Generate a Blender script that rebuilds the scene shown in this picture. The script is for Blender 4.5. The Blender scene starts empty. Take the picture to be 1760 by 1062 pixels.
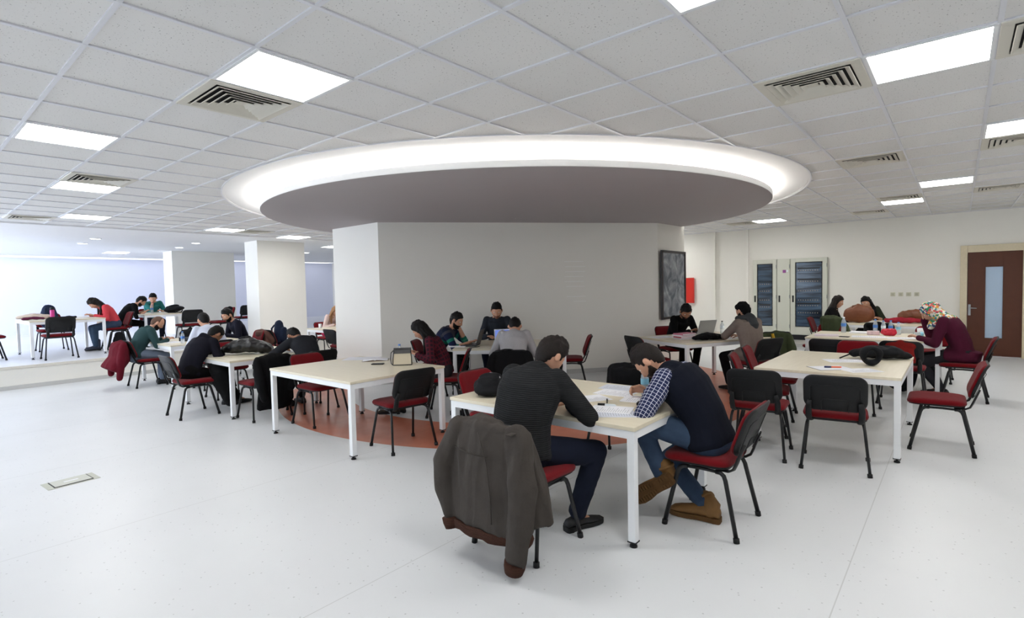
import bpy, bmesh, math, random
import numpy as np
from math import sin, cos, pi, radians, sqrt, atan2
from mathutils import Vector, Matrix, noise

# ------------------------------------------------------------------ camera, world, exposure
sc = bpy.context.scene
col = sc.collection
H_CEIL = 2.904
EYE = 1.6085

def make_camera():
    cd = bpy.data.cameras.new('camera')
    cam = bpy.data.objects.new('camera', cd)
    col.objects.link(cam)
    yaw, pit, roll = .6996, -.0426, -.0224
    f = Vector((-sin(yaw) * cos(pit), cos(yaw) * cos(pit), sin(pit)))
    r0 = Vector((cos(yaw), sin(yaw), 0)); u0 = r0.cross(f)
    r = r0 * cos(roll) + u0 * sin(roll); u = -r0 * sin(roll) + u0 * cos(roll)
    m = Matrix((r, u, -f)).transposed().to_4x4()
    m.translation = Vector((0, 0, EYE))
    cam.matrix_world = m
    cd.sensor_width = 36; cd.lens = 914.1 / 1760 * 36
    cd.clip_start = .05; cd.clip_end = 200
    sc.camera = cam
make_camera()

w = bpy.data.worlds.new('daylight'); sc.world = w; w.use_nodes = True
w.node_tree.nodes['Background'].inputs[0].default_value = (.78, .88, 1, 1)
w.node_tree.nodes['Background'].inputs[1].default_value = WORLD_STRENGTH = 1.3
sc.view_settings.view_transform = 'Standard'
sc.view_settings.look = 'None'
sc.view_settings.exposure = 0.15
sc.view_settings.gamma = 1
sc.view_settings.use_curve_mapping = False
sc.cycles.use_denoising = True
sc.cycles.max_bounces = 7
sc.cycles.diffuse_bounces = 5
sc.cycles.glossy_bounces = 3
sc.cycles.transmission_bounces = 6
sc.cycles.transparent_max_bounces = 8
sc.cycles.caustics_reflective = False
sc.cycles.caustics_refractive = False
PANEL_W = 20.0       # emission of the ceiling light panels
COVE_W = 18.0        # emission of the cove strip
def area_light(name, loc, rot, sx, sy, power, color):
    l = bpy.data.lights.new(name, 'AREA'); l.shape = 'RECTANGLE'; l.size = sx; l.size_y = sy
    l.energy = power; l.color = color
    o = bpy.data.objects.new(name, l); col.objects.link(o); o.location = loc; o.rotation_euler = rot
    return o
# daylight falling through the long window wall on the low-y side of the hall (windows built below)
for wx, pw in ((-21.5, 105), (-18.5, 210), (-15.5, 280), (-11.5, 80), (-7.5, 34), (-3.5, 22), (.5, 22)):
    area_light('window_daylight', (wx, -4.85, 1.75), (radians(90), 0, radians(6) if wx < -13 else 0), 2.4, 1.8, pw, (.80, .88, 1))

# ------------------------------------------------------------------ materials
MATS = {}
def new_mat(name):
    m = bpy.data.materials.new(name); m.use_nodes = True
    nt = m.node_tree; return m, nt, nt.nodes['Principled BSDF']
def srgb(r, g, b):
    f = lambda c: (c / 255 / 12.92) if c / 255 <= .04045 else ((c / 255 + .055) / 1.055) ** 2.4
    return (f(r), f(g), f(b), 1)
def N(nt, typ, **kw):
    n = nt.nodes.new(typ)
    for k, v in kw.items():
        if k.startswith('i_'): n.inputs[k[2:].replace('_', ' ')].default_value = v
        elif k.startswith('n_'): n.inputs[int(k[2:])].default_value = v
        else: setattr(n, k, v)
    return n
def mat(name, rgb, rough=.6, metal=0, noise_amt=.08, scale=40, bump=0, bscale=200, spec=None, coat=0, alpha=1, trans=0, sheen=0):
    if spec is None: spec = .18 if rough >= .78 else .4
    """plain procedural material: colour broken up by a little noise, optional bump"""
    if name in MATS: return MATS[name]
    m, nt, b = new_mat(name)
    tc = N(nt, 'ShaderNodeTexCoord'); nz = N(nt, 'ShaderNodeTexNoise', i_Scale=scale, i_Detail=4.0)
    nt.links.new(tc.outputs['Object'], nz.inputs['Vector'])
    mx = N(nt, 'ShaderNodeMix', data_type='RGBA')
    c = srgb(*rgb)
    mx.inputs[6].default_value = tuple(x * (1 - noise_amt) for x in c[:3]) + (1,)
    mx.inputs[7].default_value = tuple(min(1, x * (1 + noise_amt)) for x in c[:3]) + (1,)
    nt.links.new(nz.outputs[0], mx.inputs[0]); nt.links.new(mx.outputs[2], b.inputs['Base Color'])
    b.inputs['Roughness'].default_value = rough; b.inputs['Metallic'].default_value = metal
    b.inputs['Specular IOR Level'].default_value = spec
    if coat: b.inputs['Coat Weight'].default_value = coat
    if sheen: b.inputs['Sheen Weight'].default_value = sheen
    if alpha < 1: b.inputs['Alpha'].default_value = alpha
    if trans: b.inputs['Transmission Weight'].default_value = trans; b.inputs['IOR'].default_value = 1.3
    if bump:
        n2 = N(nt, 'ShaderNodeTexNoise', i_Scale=bscale, i_Detail=3.0)
        nt.links.new(tc.outputs['Object'], n2.inputs['Vector'])
        bp = N(nt, 'ShaderNodeBump', i_Strength=bump, i_Distance=.004)
        nt.links.new(n2.outputs[0], bp.inputs['Height']); nt.links.new(bp.outputs[0], b.inputs['Normal'])
    MATS[name] = m; return m
def emis(name, rgb, strength):
    m, nt, b = new_mat(name)
    b.inputs['Base Color'].default_value = (.8, .8, .8, 1) if strength > .9 else (.02, .02, .02, 1)
    b.inputs['Emission Color'].default_value = (*rgb, 1); b.inputs['Emission Strength'].default_value = strength
    MATS[name] = m; return m

WALL = mat('wall_paint', (238, 236, 229), .75, noise_amt=.012, scale=3)
WALLB = mat('wall_paint_daylight_tint', (222, 225, 241), .75, noise_amt=.012, scale=3)  # blue cast of the daylight mixed into the left wall's colour
PLASTER = mat('ceiling_plaster', (238, 238, 238), .8, noise_amt=.01, scale=3)
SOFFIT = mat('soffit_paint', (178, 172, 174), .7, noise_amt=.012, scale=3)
SKIRT = mat('skirting_grey', (196, 196, 194), .6, noise_amt=.02)
WHITEMETAL = mat('white_metal', (232, 234, 236), .4, noise_amt=.01)
GRIDM = mat('ceiling_grid_metal', (222, 223, 228), .35, noise_amt=.01)
VENTM = mat('vent_metal', (214, 210, 198), .5, noise_amt=.02)
VENTD = mat('vent_dark', (40, 38, 38), .8, noise_amt=.05)
BLACKP = mat('black_plastic', (13, 14, 16), .5, noise_amt=.08, bump=.25, bscale=500, spec=.35)
BLACKM = mat('black_metal', (20, 20, 22), .35, noise_amt=.05)
RUBBER = mat('black_rubber', (14, 14, 15), .7)
REDF = mat('red_fabric', (108, 8, 18), .95, noise_amt=.18, scale=260, bump=.5, bscale=600, spec=.15, sheen=.1)
PAPER = mat('paper', (238, 239, 244), .8, noise_amt=.01)
PRINT = mat('printed_ink', (120, 122, 130), .8)
SKIN = mat('skin', (196, 148, 122), .55, noise_amt=.06, scale=30, spec=.35)
SKIN2 = mat('skin_tan', (160, 112, 86), .55, noise_amt=.06, scale=30, spec=.35)
LIP = mat('lips', (150, 84, 76), .5)
def hair_mat(name, rgb):
    m, nt, b = new_mat(name); L = nt.links.new
    tc = N(nt, 'ShaderNodeTexCoord'); mp = N(nt, 'ShaderNodeMapping'); mp.inputs['Scale'].default_value = (220, 120, 40); L(tc.outputs['Object'], mp.inputs[0])
    nz = N(nt, 'ShaderNodeTexNoise', i_Scale=1.0, i_Detail=3.0); L(mp.outputs[0], nz.inputs['Vector'])
    c = srgb(*rgb); mx = N(nt, 'ShaderNodeMix', data_type='RGBA'); L(nz.outputs[0], mx.inputs[0]); mx.inputs[6].default_value = tuple(q * .35 for q in c[:3]) + (1,); mx.inputs[7].default_value = tuple(q * 1.7 for q in c[:3]) + (1,)
    L(mx.outputs[2], b.inputs['Base Color']); b.inputs['Roughness'].default_value = .6; b.inputs['Specular IOR Level'].default_value = .22
    bp = N(nt, 'ShaderNodeBump', i_Strength=.9, i_Distance=.006); L(nz.outputs[0], bp.inputs['Height']); L(bp.outputs[0], b.inputs['Normal'])
    MATS[name] = m; return m
HAIRB = hair_mat('hair_black', (13, 11, 11)); HAIRD = hair_mat('hair_dark_brown', (26, 19, 16)); HAIRL = hair_mat('hair_light_brown', (150, 112, 78))
EYEW = mat('eye_white', (225, 222, 218), .3)
JEANS = mat('denim_blue', (56, 72, 94), .9, noise_amt=.3, scale=14, bump=.3, bscale=700)
JEANSD = mat('denim_dark', (20, 25, 40), .9, noise_amt=.15, scale=14, bump=.3, bscale=700)
BLACKC = mat('cloth_black', (11, 11, 13), .95, noise_amt=.15, scale=20, bump=.35, bscale=300)
BOOT = mat('boot_leather', (118, 84, 44), .7, noise_amt=.2, scale=25, bump=.3)
SOLE = mat('boot_sole', (92, 66, 38), .8, noise_amt=.15)
SHOEB = mat('shoe_black', (22, 22, 24), .6)
GLASS = mat('clear_plastic', (225, 235, 242), .08, noise_amt=0, alpha=.35)
LABELW = mat('label_white', (232, 240, 246), .5)
LABELB = mat('label_blue', (70, 120, 190), .5)
ALU = mat('aluminium', (170, 172, 176), .35, metal=.7, noise_amt=.03)

def floor_mat(name, ring=True, base=(219, 221, 223)):
    m, nt, b = new_mat(name); L = nt.links.new
    geo = N(nt, 'ShaderNodeNewGeometry')
    # pale vinyl with fine grey chips
    big = N(nt, 'ShaderNodeTexNoise', i_Scale=.9, i_Detail=5.0); L(geo.outputs['Position'], big.inputs['Vector'])
    r1 = N(nt, 'ShaderNodeMix', data_type='RGBA')
    c = srgb(*base); r1.inputs[6].default_value = tuple(x * .93 for x in c[:3]) + (1,); r1.inputs[7].default_value = tuple(min(1, x * 1.06) for x in c[:3]) + (1,)
    L(big.outputs[0], r1.inputs[0])
    vor = N(nt, 'ShaderNodeTexVoronoi', i_Scale=26.0); L(geo.outputs['Position'], vor.inputs['Vector'])
    lt = N(nt, 'ShaderNodeMath', operation='LESS_THAN', n_1=.13); L(vor.outputs['Distance'], lt.inputs[0])
    hi = N(nt, 'ShaderNodeSeparateColor'); L(vor.outputs['Color'], hi.inputs[0])
    g2 = N(nt, 'ShaderNodeMath', operation='GREATER_THAN', n_1=.62); L(hi.outputs[0], g2.inputs[0])
    an = N(nt, 'ShaderNodeMath', operation='MULTIPLY'); L(lt.outputs[0], an.inputs[0]); L(g2.outputs[0], an.inputs[1])
    an2 = N(nt, 'ShaderNodeMath', operation='MULTIPLY', n_1=.4); L(an.outputs[0], an2.inputs[0])
    r2 = N(nt, 'ShaderNodeMix', data_type='RGBA'); L(an2.outputs[0], r2.inputs[0]); L(r1.outputs[2], r2.inputs[6]); r2.inputs[7].default_value = srgb(120, 122, 124)
    # welded seams every 2 m, running away from the camera
    sp = N(nt, 'ShaderNodeSeparateXYZ'); L(geo.outputs['Position'], sp.inputs[0])
    ad = N(nt, 'ShaderNodeMath', operation='ADD', n_1=40.46); L(sp.outputs[0], ad.inputs[0])
    mo = N(nt, 'ShaderNodeMath', operation='MODULO', n_1=2.0); L(ad.outputs[0], mo.inputs[0])
    ls = N(nt, 'ShaderNodeMath', operation='LESS_THAN', n_1=.006); L(mo.outputs[0], ls.inputs[0])
    m3 = N(nt, 'ShaderNodeMath', operation='MULTIPLY', n_1=.3); L(ls.outputs[0], m3.inputs[0])
    r3 = N(nt, 'ShaderNodeMix', data_type='RGBA'); L(m3.outputs[0], r3.inputs[0]); L(r2.outputs[2], r3.inputs[6]); r3.inputs[7].default_value = srgb(120, 118, 112)
    out = r3
    if ring:
        vs = N(nt, 'ShaderNodeVectorMath', operation='SUBTRACT'); vs.inputs[1].default_value = (-5.64, 6.84, 0)
        L(geo.outputs['Position'], vs.inputs[0])
        ln = N(nt, 'ShaderNodeVectorMath', operation='LENGTH'); L(vs.outputs[0], ln.inputs[0])
        a = N(nt, 'ShaderNodeMath', operation='GREATER_THAN', n_1=2.72); b2 = N(nt, 'ShaderNodeMath', operation='LESS_THAN', n_1=3.70)
        L(ln.outputs['Value'], a.inputs[0]); L(ln.outputs['Value'], b2.inputs[0])
        mm = N(nt, 'ShaderNodeMath', operation='MULTIPLY'); L(a.outputs[0], mm.inputs[0]); L(b2.outputs[0], mm.inputs[1])
        on = N(nt, 'ShaderNodeTexNoise', i_Scale=5.0, i_Detail=8.0); L(geo.outputs['Position'], on.inputs['Vector'])
        oc = N(nt, 'ShaderNodeMix', data_type='RGBA'); L(on.outputs[0], oc.inputs[0])
        oc.inputs[6].default_value = srgb(176, 98, 74); oc.inputs[7].default_value = srgb(208, 130, 102)
        r4 = N(nt, 'ShaderNodeMix', data_type='RGBA'); L(mm.outputs[0], r4.inputs[0]); L(r3.outputs[2], r4.inputs[6]); L(oc.outputs[2], r4.inputs[7])
        out = r4
    L(out.outputs[2], b.inputs['Base Color'])
    rn = N(nt, 'ShaderNodeTexNoise', i_Scale=3.0, i_Detail=4.0); L(geo.outputs['Position'], rn.inputs['Vector'])
    mr = N(nt, 'ShaderNodeMapRange'); mr.inputs[3].default_value = .30; mr.inputs[4].default_value = .46; L(rn.outputs[0], mr.inputs[0])
    L(mr.outputs[0], b.inputs['Roughness'])
    MATS[name] = m; return m
FLOOR = floor_mat('floor_vinyl'); FLOORP = floor_mat('platform_vinyl', False, (226, 228, 233))

def tile_mat():
    m, nt, b = new_mat('mineral_tile'); L = nt.links.new
    geo = N(nt, 'ShaderNodeNewGeometry')
    v = N(nt, 'ShaderNodeTexNoise', i_Scale=95.0, i_Detail=2.0); L(geo.outputs['Position'], v.inputs['Vector'])
    gt = N(nt, 'ShaderNodeMapRange'); gt.inputs[1].default_value = .66; gt.inputs[2].default_value = .72; L(v.outputs[0], gt.inputs[0])
    # each tile a hair lighter or darker
    ad = N(nt, 'ShaderNodeVectorMath', operation='ADD'); ad.inputs[1].default_value = (61.6526, 57.4597, 0); L(geo.outputs['Position'], ad.inputs[0])
    sn = N(nt, 'ShaderNodeVectorMath', operation='SNAP'); sn.inputs[1].default_value = (.6, .6, 10); L(ad.outputs[0], sn.inputs[0])
    wn = N(nt, 'ShaderNodeTexWhiteNoise'); L(sn.outputs[0], wn.inputs['Vector'])
    c0 = N(nt, 'ShaderNodeMix', data_type='RGBA'); L(wn.outputs['Value'], c0.inputs[0]); c0.inputs[6].default_value = srgb(222, 221, 219); c0.inputs[7].default_value = srgb(230, 229, 227)
    c1 = N(nt, 'ShaderNodeMix', data_type='RGBA'); L(gt.outputs[0], c1.inputs[0]); L(c0.outputs[2], c1.inputs[6]); c1.inputs[7].default_value = srgb(140, 138, 136)
    L(c1.outputs[2], b.inputs['Base Color']); b.inputs['Roughness'].default_value = .9
    MATS['mineral_tile'] = m; return m
TILE = tile_mat()

def maple_mat():
    m, nt, b = new_mat('maple_laminate'); L = nt.links.new
    tc = N(nt, 'ShaderNodeTexCoord'); mp = N(nt, 'ShaderNodeMapping'); mp.inputs['Scale'].default_value = (2, 26, 2)
    L(tc.outputs['Object'], mp.inputs[0]); nz = N(nt, 'ShaderNodeTexNoise', i_Scale=1.5, i_Detail=6.0); L(mp.outputs[0], nz.inputs['Vector'])
    c = N(nt, 'ShaderNodeMix', data_type='RGBA'); L(nz.outputs[0], c.inputs[0]); c.inputs[6].default_value = srgb(212, 202, 178); c.inputs[7].default_value = srgb(229, 221, 199)
    L(c.outputs[2], b.inputs['Base Color']); b.inputs['Roughness'].default_value = .36
    MATS['maple_laminate'] = m; return m
MAPLE = maple_mat()
PANEL = emis('light_panel_diffuser', (1, .985, .96), PANEL_W)
COVE = emis('cove_strip', (1, .95, .88), COVE_W)
DOWN = emis('downlight_glow', (1, .97, .92), 9)

# ------------------------------------------------------------------ mesh builders
class MB:
    def __init__(s): s.v = []; s.f = []; s.m = []; s.s = []; s.uv = None
    def add(s, vs, fs, mi=0, smooth=True):
        o = len(s.v); s.v += [tuple(p) for p in vs]
        for f in fs: s.f.append(tuple(i + o for i in f)); s.m.append(mi); s.s.append(smooth)
        return s
    def box(s, c, d, mi=0, M=None, bev=0, seg=2):
        bm = bmesh.new(); bmesh.ops.create_cube(bm, size=1)
        for v in bm.verts: v.co = Vector((v.co.x * d[0], v.co.y * d[1], v.co.z * d[2]))
        if bev: bmesh.ops.bevel(bm, geom=bm.edges[:], offset=bev, segments=seg, profile=.5, affect='EDGES')
        bm.verts.index_update()
        T = Matrix.Translation(Vector(c)) @ (M.to_4x4() if M else Matrix.Identity(4))
        s.add([T @ v.co for v in bm.verts], [[v.index for v in f.verts] for f in bm.faces], mi, bool(bev) and seg > 2)
        bm.free(); return s
    def loft(s, rings, mi=0, caps=True, smooth=True, closed=True):
        n = len(rings[0]); vs = [p for r in rings for p in r]; fs = []
        for i in range(len(rings) - 1):
            for j in range(n if closed else n - 1):
                k = (j + 1) % n; fs.append((i * n + j, i * n + k, (i + 1) * n + k, (i + 1) * n + j))
        if caps:
            fs.append(tuple(reversed(range(n)))); fs.append(tuple((len(rings) - 1) * n + j for j in range(n)))
        return s.add(vs, fs, mi, smooth)
    def tube(s, pts, r, n=10, mi=0, flat=1.0, up=None, caps=True, smooth=True):
        pts = [Vector(p) for p in pts]; k = len(pts)
        if not hasattr(r, '__len__'): r = [r] * k
        T = [(pts[min(i + 1, k - 1)] - pts[max(i - 1, 0)]).normalized() for i in range(k)]
        a = Vector(up) if up else (Vector((0, 0, 1)) if abs(T[0].z) < .9 else Vector((1, 0, 0)))
        X = (a - T[0] * a.dot(T[0])).normalized(); rings = []
        for i in range(k):
            X = (X - T[i] * X.dot(T[i])).normalized(); Y = T[i].cross(X)
            rings.append([pts[i] + X * (cos(2 * pi * j / n) * r[i]) + Y * (sin(2 * pi * j / n) * r[i] * flat) for j in range(n)])
        return s.loft(rings, mi, caps, smooth)
    def blob(s, pts, rs, n=12, mi=0, flat=1.0, up=None, cap=4):
        """tube with rounded ends (for remeshed bodies)"""
        pts = [Vector(p) for p in pts]; P = []; R = []
        d0 = (pts[0] - pts[1]).normalized(); d1 = (pts[-1] - pts[-2]).normalized()
        for i in range(cap, 0, -1):
            t = i / cap * pi / 2 * .97; P.append(pts[0] + d0 * (rs[0] * sin(t))); R.append(rs[0] * cos(t))
        P += pts; R += list(rs)
        for i in range(1, cap + 1):
            t = i / cap * pi / 2 * .97; P.append(pts[-1] + d1 * (rs[-1] * sin(t))); R.append(rs[-1] * cos(t))
        return s.tube(P, R, n, mi, flat, up)
    def lathe(s, prof, c=(0, 0, 0), n=24, mi=0, caps=True, M=None):
        c = Vector(c); rings = []
        for r, z in prof:
            ring = [Vector((cos(2 * pi * j / n) * r, sin(2 * pi * j / n) * r, z)) for j in range(n)]
            rings.append([c + (M @ p if M else p) for p in ring])
        return s.loft(rings, mi, caps)
    def ellip(s, c, r, mi=0, n=12, k=8, M=None):
        c = Vector(c); rings = []
        for i in range(k + 1):
            t = -pi / 2 + pi * (.02 + .96 * i / k)
            rings.append([c + (M if M else Matrix.Identity(3)) @ Vector((cos(t) * cos(2 * pi * j / n) * r[0], cos(t) * sin(2 * pi * j / n) * r[1], sin(t) * r[2])) for j in range(n)])
        return s.loft(rings, mi)
    def sheet(s, fn, nu, nv, th=0, mi=0, smooth=True):
        """parametric sheet fn(u,v)->point, given a thickness th"""
        P = [[Vector(fn(i / nu, j / nv)) for j in range(nv + 1)] for i in range(nu + 1)]
        vs = [p for r in P for p in r]; n = nv + 1
        fs = [(i * n + j, (i + 1) * n + j, (i + 1) * n + j + 1, i * n + j + 1) for i in range(nu) for j in range(nv)]
        if th:
            q = []
            for i in range(nu + 1):
                for j in range(nv + 1):
                    a = P[min(i + 1, nu)][j] - P[max(i - 1, 0)][j]; b = P[i][min(j + 1, nv)] - P[i][max(j - 1, 0)]
                    nn = a.cross(b); nn = nn.normalized() if nn.length > 1e-9 else Vector((0, 0, 1))
                    q.append(P[i][j] - nn * th)
            o = len(vs); vs += q
            fs += [tuple(o + k for k in reversed(f)) for f in fs[:]]
            B = [i * n for i in range(nu + 1)] + [nu * n + j for j in range(1, nv + 1)] + [i * n + nv for i in range(nu - 1, -1, -1)] + [j for j in range(nv - 1, 0, -1)]
            for a, b in zip(B, B[1:] + B[:1]): fs.append((b, a, o + a, o + b))
        return s.add(vs, fs, mi, smooth)
    def prism(s, outline, z0, z1, mi=0, M=None, smooth=False):
        n = len(outline); M4 = M.to_4x4() if M else Matrix.Identity(4)
        vs = [M4 @ Vector((x, y, z0)) for x, y in outline] + [M4 @ Vector((x, y, z1)) for x, y in outline]
        fs = [tuple(reversed(range(n))), tuple(range(n, 2 * n))] + [(i, (i + 1) % n, n + (i + 1) % n, n + i) for i in range(n)]
        return s.add(vs, fs, mi, smooth)
    def build(s, name, mats, parent=None, loc=None, rotz=None, recalc=True):
        if not isinstance(mats, (list, tuple)): mats = [mats]
        me = bpy.data.meshes.new(name); me.from_pydata(s.v, [], s.f)
        for m in mats: me.materials.append(m)
        me.polygons.foreach_set('material_index', s.m); me.polygons.foreach_set('use_smooth', s.s)
        if recalc:
            bm = bmesh.new(); bm.from_mesh(me); bmesh.ops.recalc_face_normals(bm, faces=bm.faces[:]); bm.to_mesh(me); bm.free()
        me.update()
        o = bpy.data.objects.new(name, me); col.objects.link(o)
        if parent: o.parent = parent
        if loc is not None: o.location = loc
        if rotz is not None: o.rotation_euler = (0, 0, rotz)
        return o

def tag(o, label=None, cat=None, group=None, kind=None):
    if label: o['label'] = label
    if cat: o['category'] = cat
    if group: o['group'] = group
    if kind: o['kind'] = kind
    return o
def thing(name, label, cat, loc=(0, 0, 0), rotz=0, group=None):
    o = bpy.data.objects.new(name, None); col.objects.link(o); o.empty_display_size = .1
    o.location = loc; o.rotation_euler = (0, 0, rotz); return tag(o, label, cat, group)
def dup(root, loc, rotz, label=None, group=None):
    def cp(o, parent):
        c = o.copy(); col.objects.link(c)
        if parent: c.parent = parent
        for ch in list(o.children): cp(ch, c)
        return c
    r = cp(root, None); r.location = loc; r.rotation_euler = (0, 0, rotz)
    if label: r['label'] = label
    if group: r['group'] = group
    return r
def struct(o): o['kind'] = 'structure'; return o

# ------------------------------------------------------------------ room shell
X0, X1, Y0, Y1 = -23.2, 5.0, -5.0, 14.14       # inner faces of the hall
PX, PZ = -12.64, .40                            # edge and height of the raised platform
GX, GY = -1.6526, 2.5403                        # a node of the 0.6 m ceiling grid
CX, CY, R1, R2 = -5.64, 6.84, 4.26, 3.83        # round soffit
ZD, ZR = 2.727, 2.79
struct(MB().box(((PX + X1) / 2, (Y0 + Y1) / 2, -.1), (X1 - PX, Y1 - Y0, .2)).build('floor', FLOOR))
pf = MB()
pf.box(((PX + X0) / 2 - .01, (Y0 + Y1) / 2, PZ - .11), (PX - X0 + .02, Y1 - Y0, .22), 0)
pf.box(((PX + X0) / 2 - .03, (Y0 + Y1) / 2, .09), (PX - X0 - .06, Y1 - Y0, .38), 1)
pf.box((PX - .01, (Y0 + Y1) / 2, PZ - .20), (.02, Y1 - Y0, .39), 1)
struct(pf.build('floor', [FLOORP, WALL]))
struct(MB().box((PX - .005, (Y0 + Y1) / 2, PZ - .02), (.034, Y1 - Y0, .05), 0, bev=.004).build('trim_1', mat('step_nosing', (214, 210, 200), .5)))
struct(MB().box((PX + .008, (Y0 + Y1) / 2, .035), (.016, Y1 - Y0, .07), 0).build('baseboard_platform', SKIRT))
struct(MB().box(((X0 + X1) / 2, Y1 + .1, 1.55), (X1 - X0 + .4, .2, 3.5)).build('wall_right', WALL))
struct(MB().box((X0 - .1, (Y0 + Y1) / 2, 1.55), (.2, Y1 - Y0 + .4, 3.5)).build('wall_left', WALLB))
struct(MB().box((X1 + .1, (Y0 + Y1) / 2, 1.55), (.2, Y1 - Y0 + .4, 3.5)).build('wall_near', WALL))
struct(MB().box(((PX + X1) / 2, Y1 - .006, .04), (X1 - PX, .012, .08)).build('baseboard_right', SKIRT))
# pilasters on the right-hand wall
struct(MB().box((-5.03, Y1 - .04, 1.45), (.30, .09, 2.9)).build('wall_pilaster', WALL))
struct(MB().box((-4.10, Y1 - .02, 1.45), (.07, .05, 2.9)).build('trim_2', WALL))
# window wall, never seen from here, that lets the daylight in
ww = MB(); wins = [(-21.5, 2.4), (-18.5, 2.4), (-15.5, 2.4), (-11.5, 2.4), (-7.5, 2.4), (-3.5, 2.4), (.5, 2.4)]
ww.box(((X0 + X1) / 2, Y0 - .1, .4), (X1 - X0, .2, .8)); ww.box(((X0 + X1) / 2, Y0 - .1, 2.85), (X1 - X0, .2, .4))
edges = [X0] + [e for c, wd in wins for e in (c - wd / 2, c + wd / 2)] + [X1]
for a, b in zip(edges[::2], edges[1::2]): ww.box(((a + b) / 2, Y0 - .1, 1.725), (b - a, .2, 1.85))
struct(ww.build('wall_front', WALL))
for i, (c, wd) in enumerate(wins):
    f = MB()
    for dx in (-wd / 2 + .03, 0, wd / 2 - .03): f.box((c + dx, Y0 - .1, 1.725), (.06, .08, 1.85))
    for z in (.83, 2.62): f.box((c, Y0 - .1, z), (wd, .08, .06))
    f.box((c, Y0 - .12, 1.725), (wd - .1, .006, 1.75), 1)
    struct(f.build('window_%d' % (i + 1), [WHITEMETAL, GLASS]))

def ceiling():
    bm = bmesh.new()
    gx0, gx1, gy0, gy1 = GX - 18 * .6, X1, Y0, Y1
    out = [bm.verts.new((x, y, H_CEIL)) for x, y in ((gx0, gy0), (gx1, gy0), (gx1, gy1), (gx0, gy1))]
    n = 128; cir = [bm.verts.new((CX + R1 * cos(2 * pi * i / n), CY + R1 * sin(2 * pi * i / n), H_CEIL)) for i in range(n)]
    ed = [bm.edges.new((out[i], out[(i + 1) % 4])) for i in range(4)] + [bm.edges.new((cir[i], cir[(i + 1) % n])) for i in range(n)]
    bmesh.ops.triangle_fill(bm, use_beauty=True, edges=ed)
    me = bpy.data.meshes.new('ceiling'); bm.to_mesh(me); bm.free(); me.materials.append(TILE)
    o = bpy.data.objects.new('ceiling', me); col.objects.link(o); struct(o)
    # slab above, so the hall is closed
    struct(MB().box(((X0 + X1) / 2, (Y0 + Y1) / 2, 3.25), (X1 - X0 + .4, Y1 - Y0 + .4, .1)).build('ceiling_slab', PLASTER))
    # plain plaster ceiling over the platform
    struct(MB().box(((X0 + gx0) / 2, (Y0 + Y1) / 2, H_CEIL + .02), (gx0 - X0, Y1 - Y0, .04)).build('ceiling_plaster', PLASTER))
    # plaster ring of the round cove
    rg = MB(); rings = []
    for r, z in ((R1 + .012, H_CEIL - .006), (R1 + .012, H_CEIL + .03), (2.6, H_CEIL + .03), (2.6, H_CEIL), (R1 - .02, H_CEIL), (R1 - .02, H_CEIL - .006)):
        rings.append([(CX + r * cos(2 * pi * i / 160), CY + r * sin(2 * pi * i / 160), z) for i in range(160)])
    rings.append(rings[0]); rg.loft(rings, caps=False, smooth=False)
    struct(rg.build('ceiling_cove_ring', PLASTER))
    # thin metal angle round the ring
    t = MB(); rings = []
    for r, z in ((R1 + .018, H_CEIL - .001), (R1 + .018, H_CEIL - .012), (R1 + .002, H_CEIL - .012), (R1 + .002, H_CEIL - .001)):
        rings.append([(CX + r * cos(2 * pi * i / 160), CY + r * sin(2 * pi * i / 160), z) for i in range(160)])
    rings.append(rings[0]); t.loft(rings, caps=False, smooth=False)
    struct(t.build('trim_3', GRIDM))
    # exposed T-bars
    g = MB(); zz = H_CEIL - .004; wd = .024
    def bar(horizontal, c, a, b):
        if b - a < .02: return
        if horizontal: g.box(((a + b) / 2, c, zz), (b - a, wd, .008))
        else: g.box((c, (a + b) / 2, zz - .0008), (wd, b - a, .008))
    for k in range(-19, 20):
        y = GY + k * .6
        if gy0 < y < gy1:
            d = abs(y - CY); s = sqrt(R1 * R1 - d * d) if d < R1 else 0
            if s: bar(True, y, gx0, CX - s); bar(True, y, CX + s, gx1)
            else: bar(True, y, gx0, gx1)
        x = GX + k * .6
        if gx0 <= x + .001 and x < gx1:
            d = abs(x - CX); s = sqrt(R1 * R1 - d * d) if d < R1 else 0
            if s: bar(False, x, gy0, CY - s); bar(False, x, CY + s, gy1)
            else: bar(False, x, gy0, gy1)
    bar(True, Y1 - .012, gx0, gx1)
    struct(g.build('ceiling_grid', GRIDM))
    struct(MB().box((gx0 - .02, (Y0 + Y1) / 2, H_CEIL - .01), (.05, Y1 - Y0, .03)).build('trim_4', PLASTER))
ceiling()

# round soffit disc hanging just under the ceiling, grey below and white on the rim
d = MB(); n = 160
def ring(r, z): return [(CX + r * cos(2 * pi * i / n), CY + r * sin(2 * pi * i / n), z) for i in range(n)]
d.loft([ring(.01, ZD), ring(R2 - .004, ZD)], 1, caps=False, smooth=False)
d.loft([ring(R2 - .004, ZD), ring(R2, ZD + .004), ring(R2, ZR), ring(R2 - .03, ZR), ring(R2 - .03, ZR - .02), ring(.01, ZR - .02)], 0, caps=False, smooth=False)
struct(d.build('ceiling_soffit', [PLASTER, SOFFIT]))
st = MB(); st.loft([ring(R2 - .17, ZR - .018), ring(R2 - .09, ZR - .018), ring(R2 - .09, ZR + .004), ring(R2 - .17, ZR + .004), ring(R2 - .17, ZR - .018)], caps=False, smooth=False)
tag(st.build('cove_light_strip', COVE), 'long ring of white cove lighting glowing on top of the round soffit', 'light')

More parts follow.
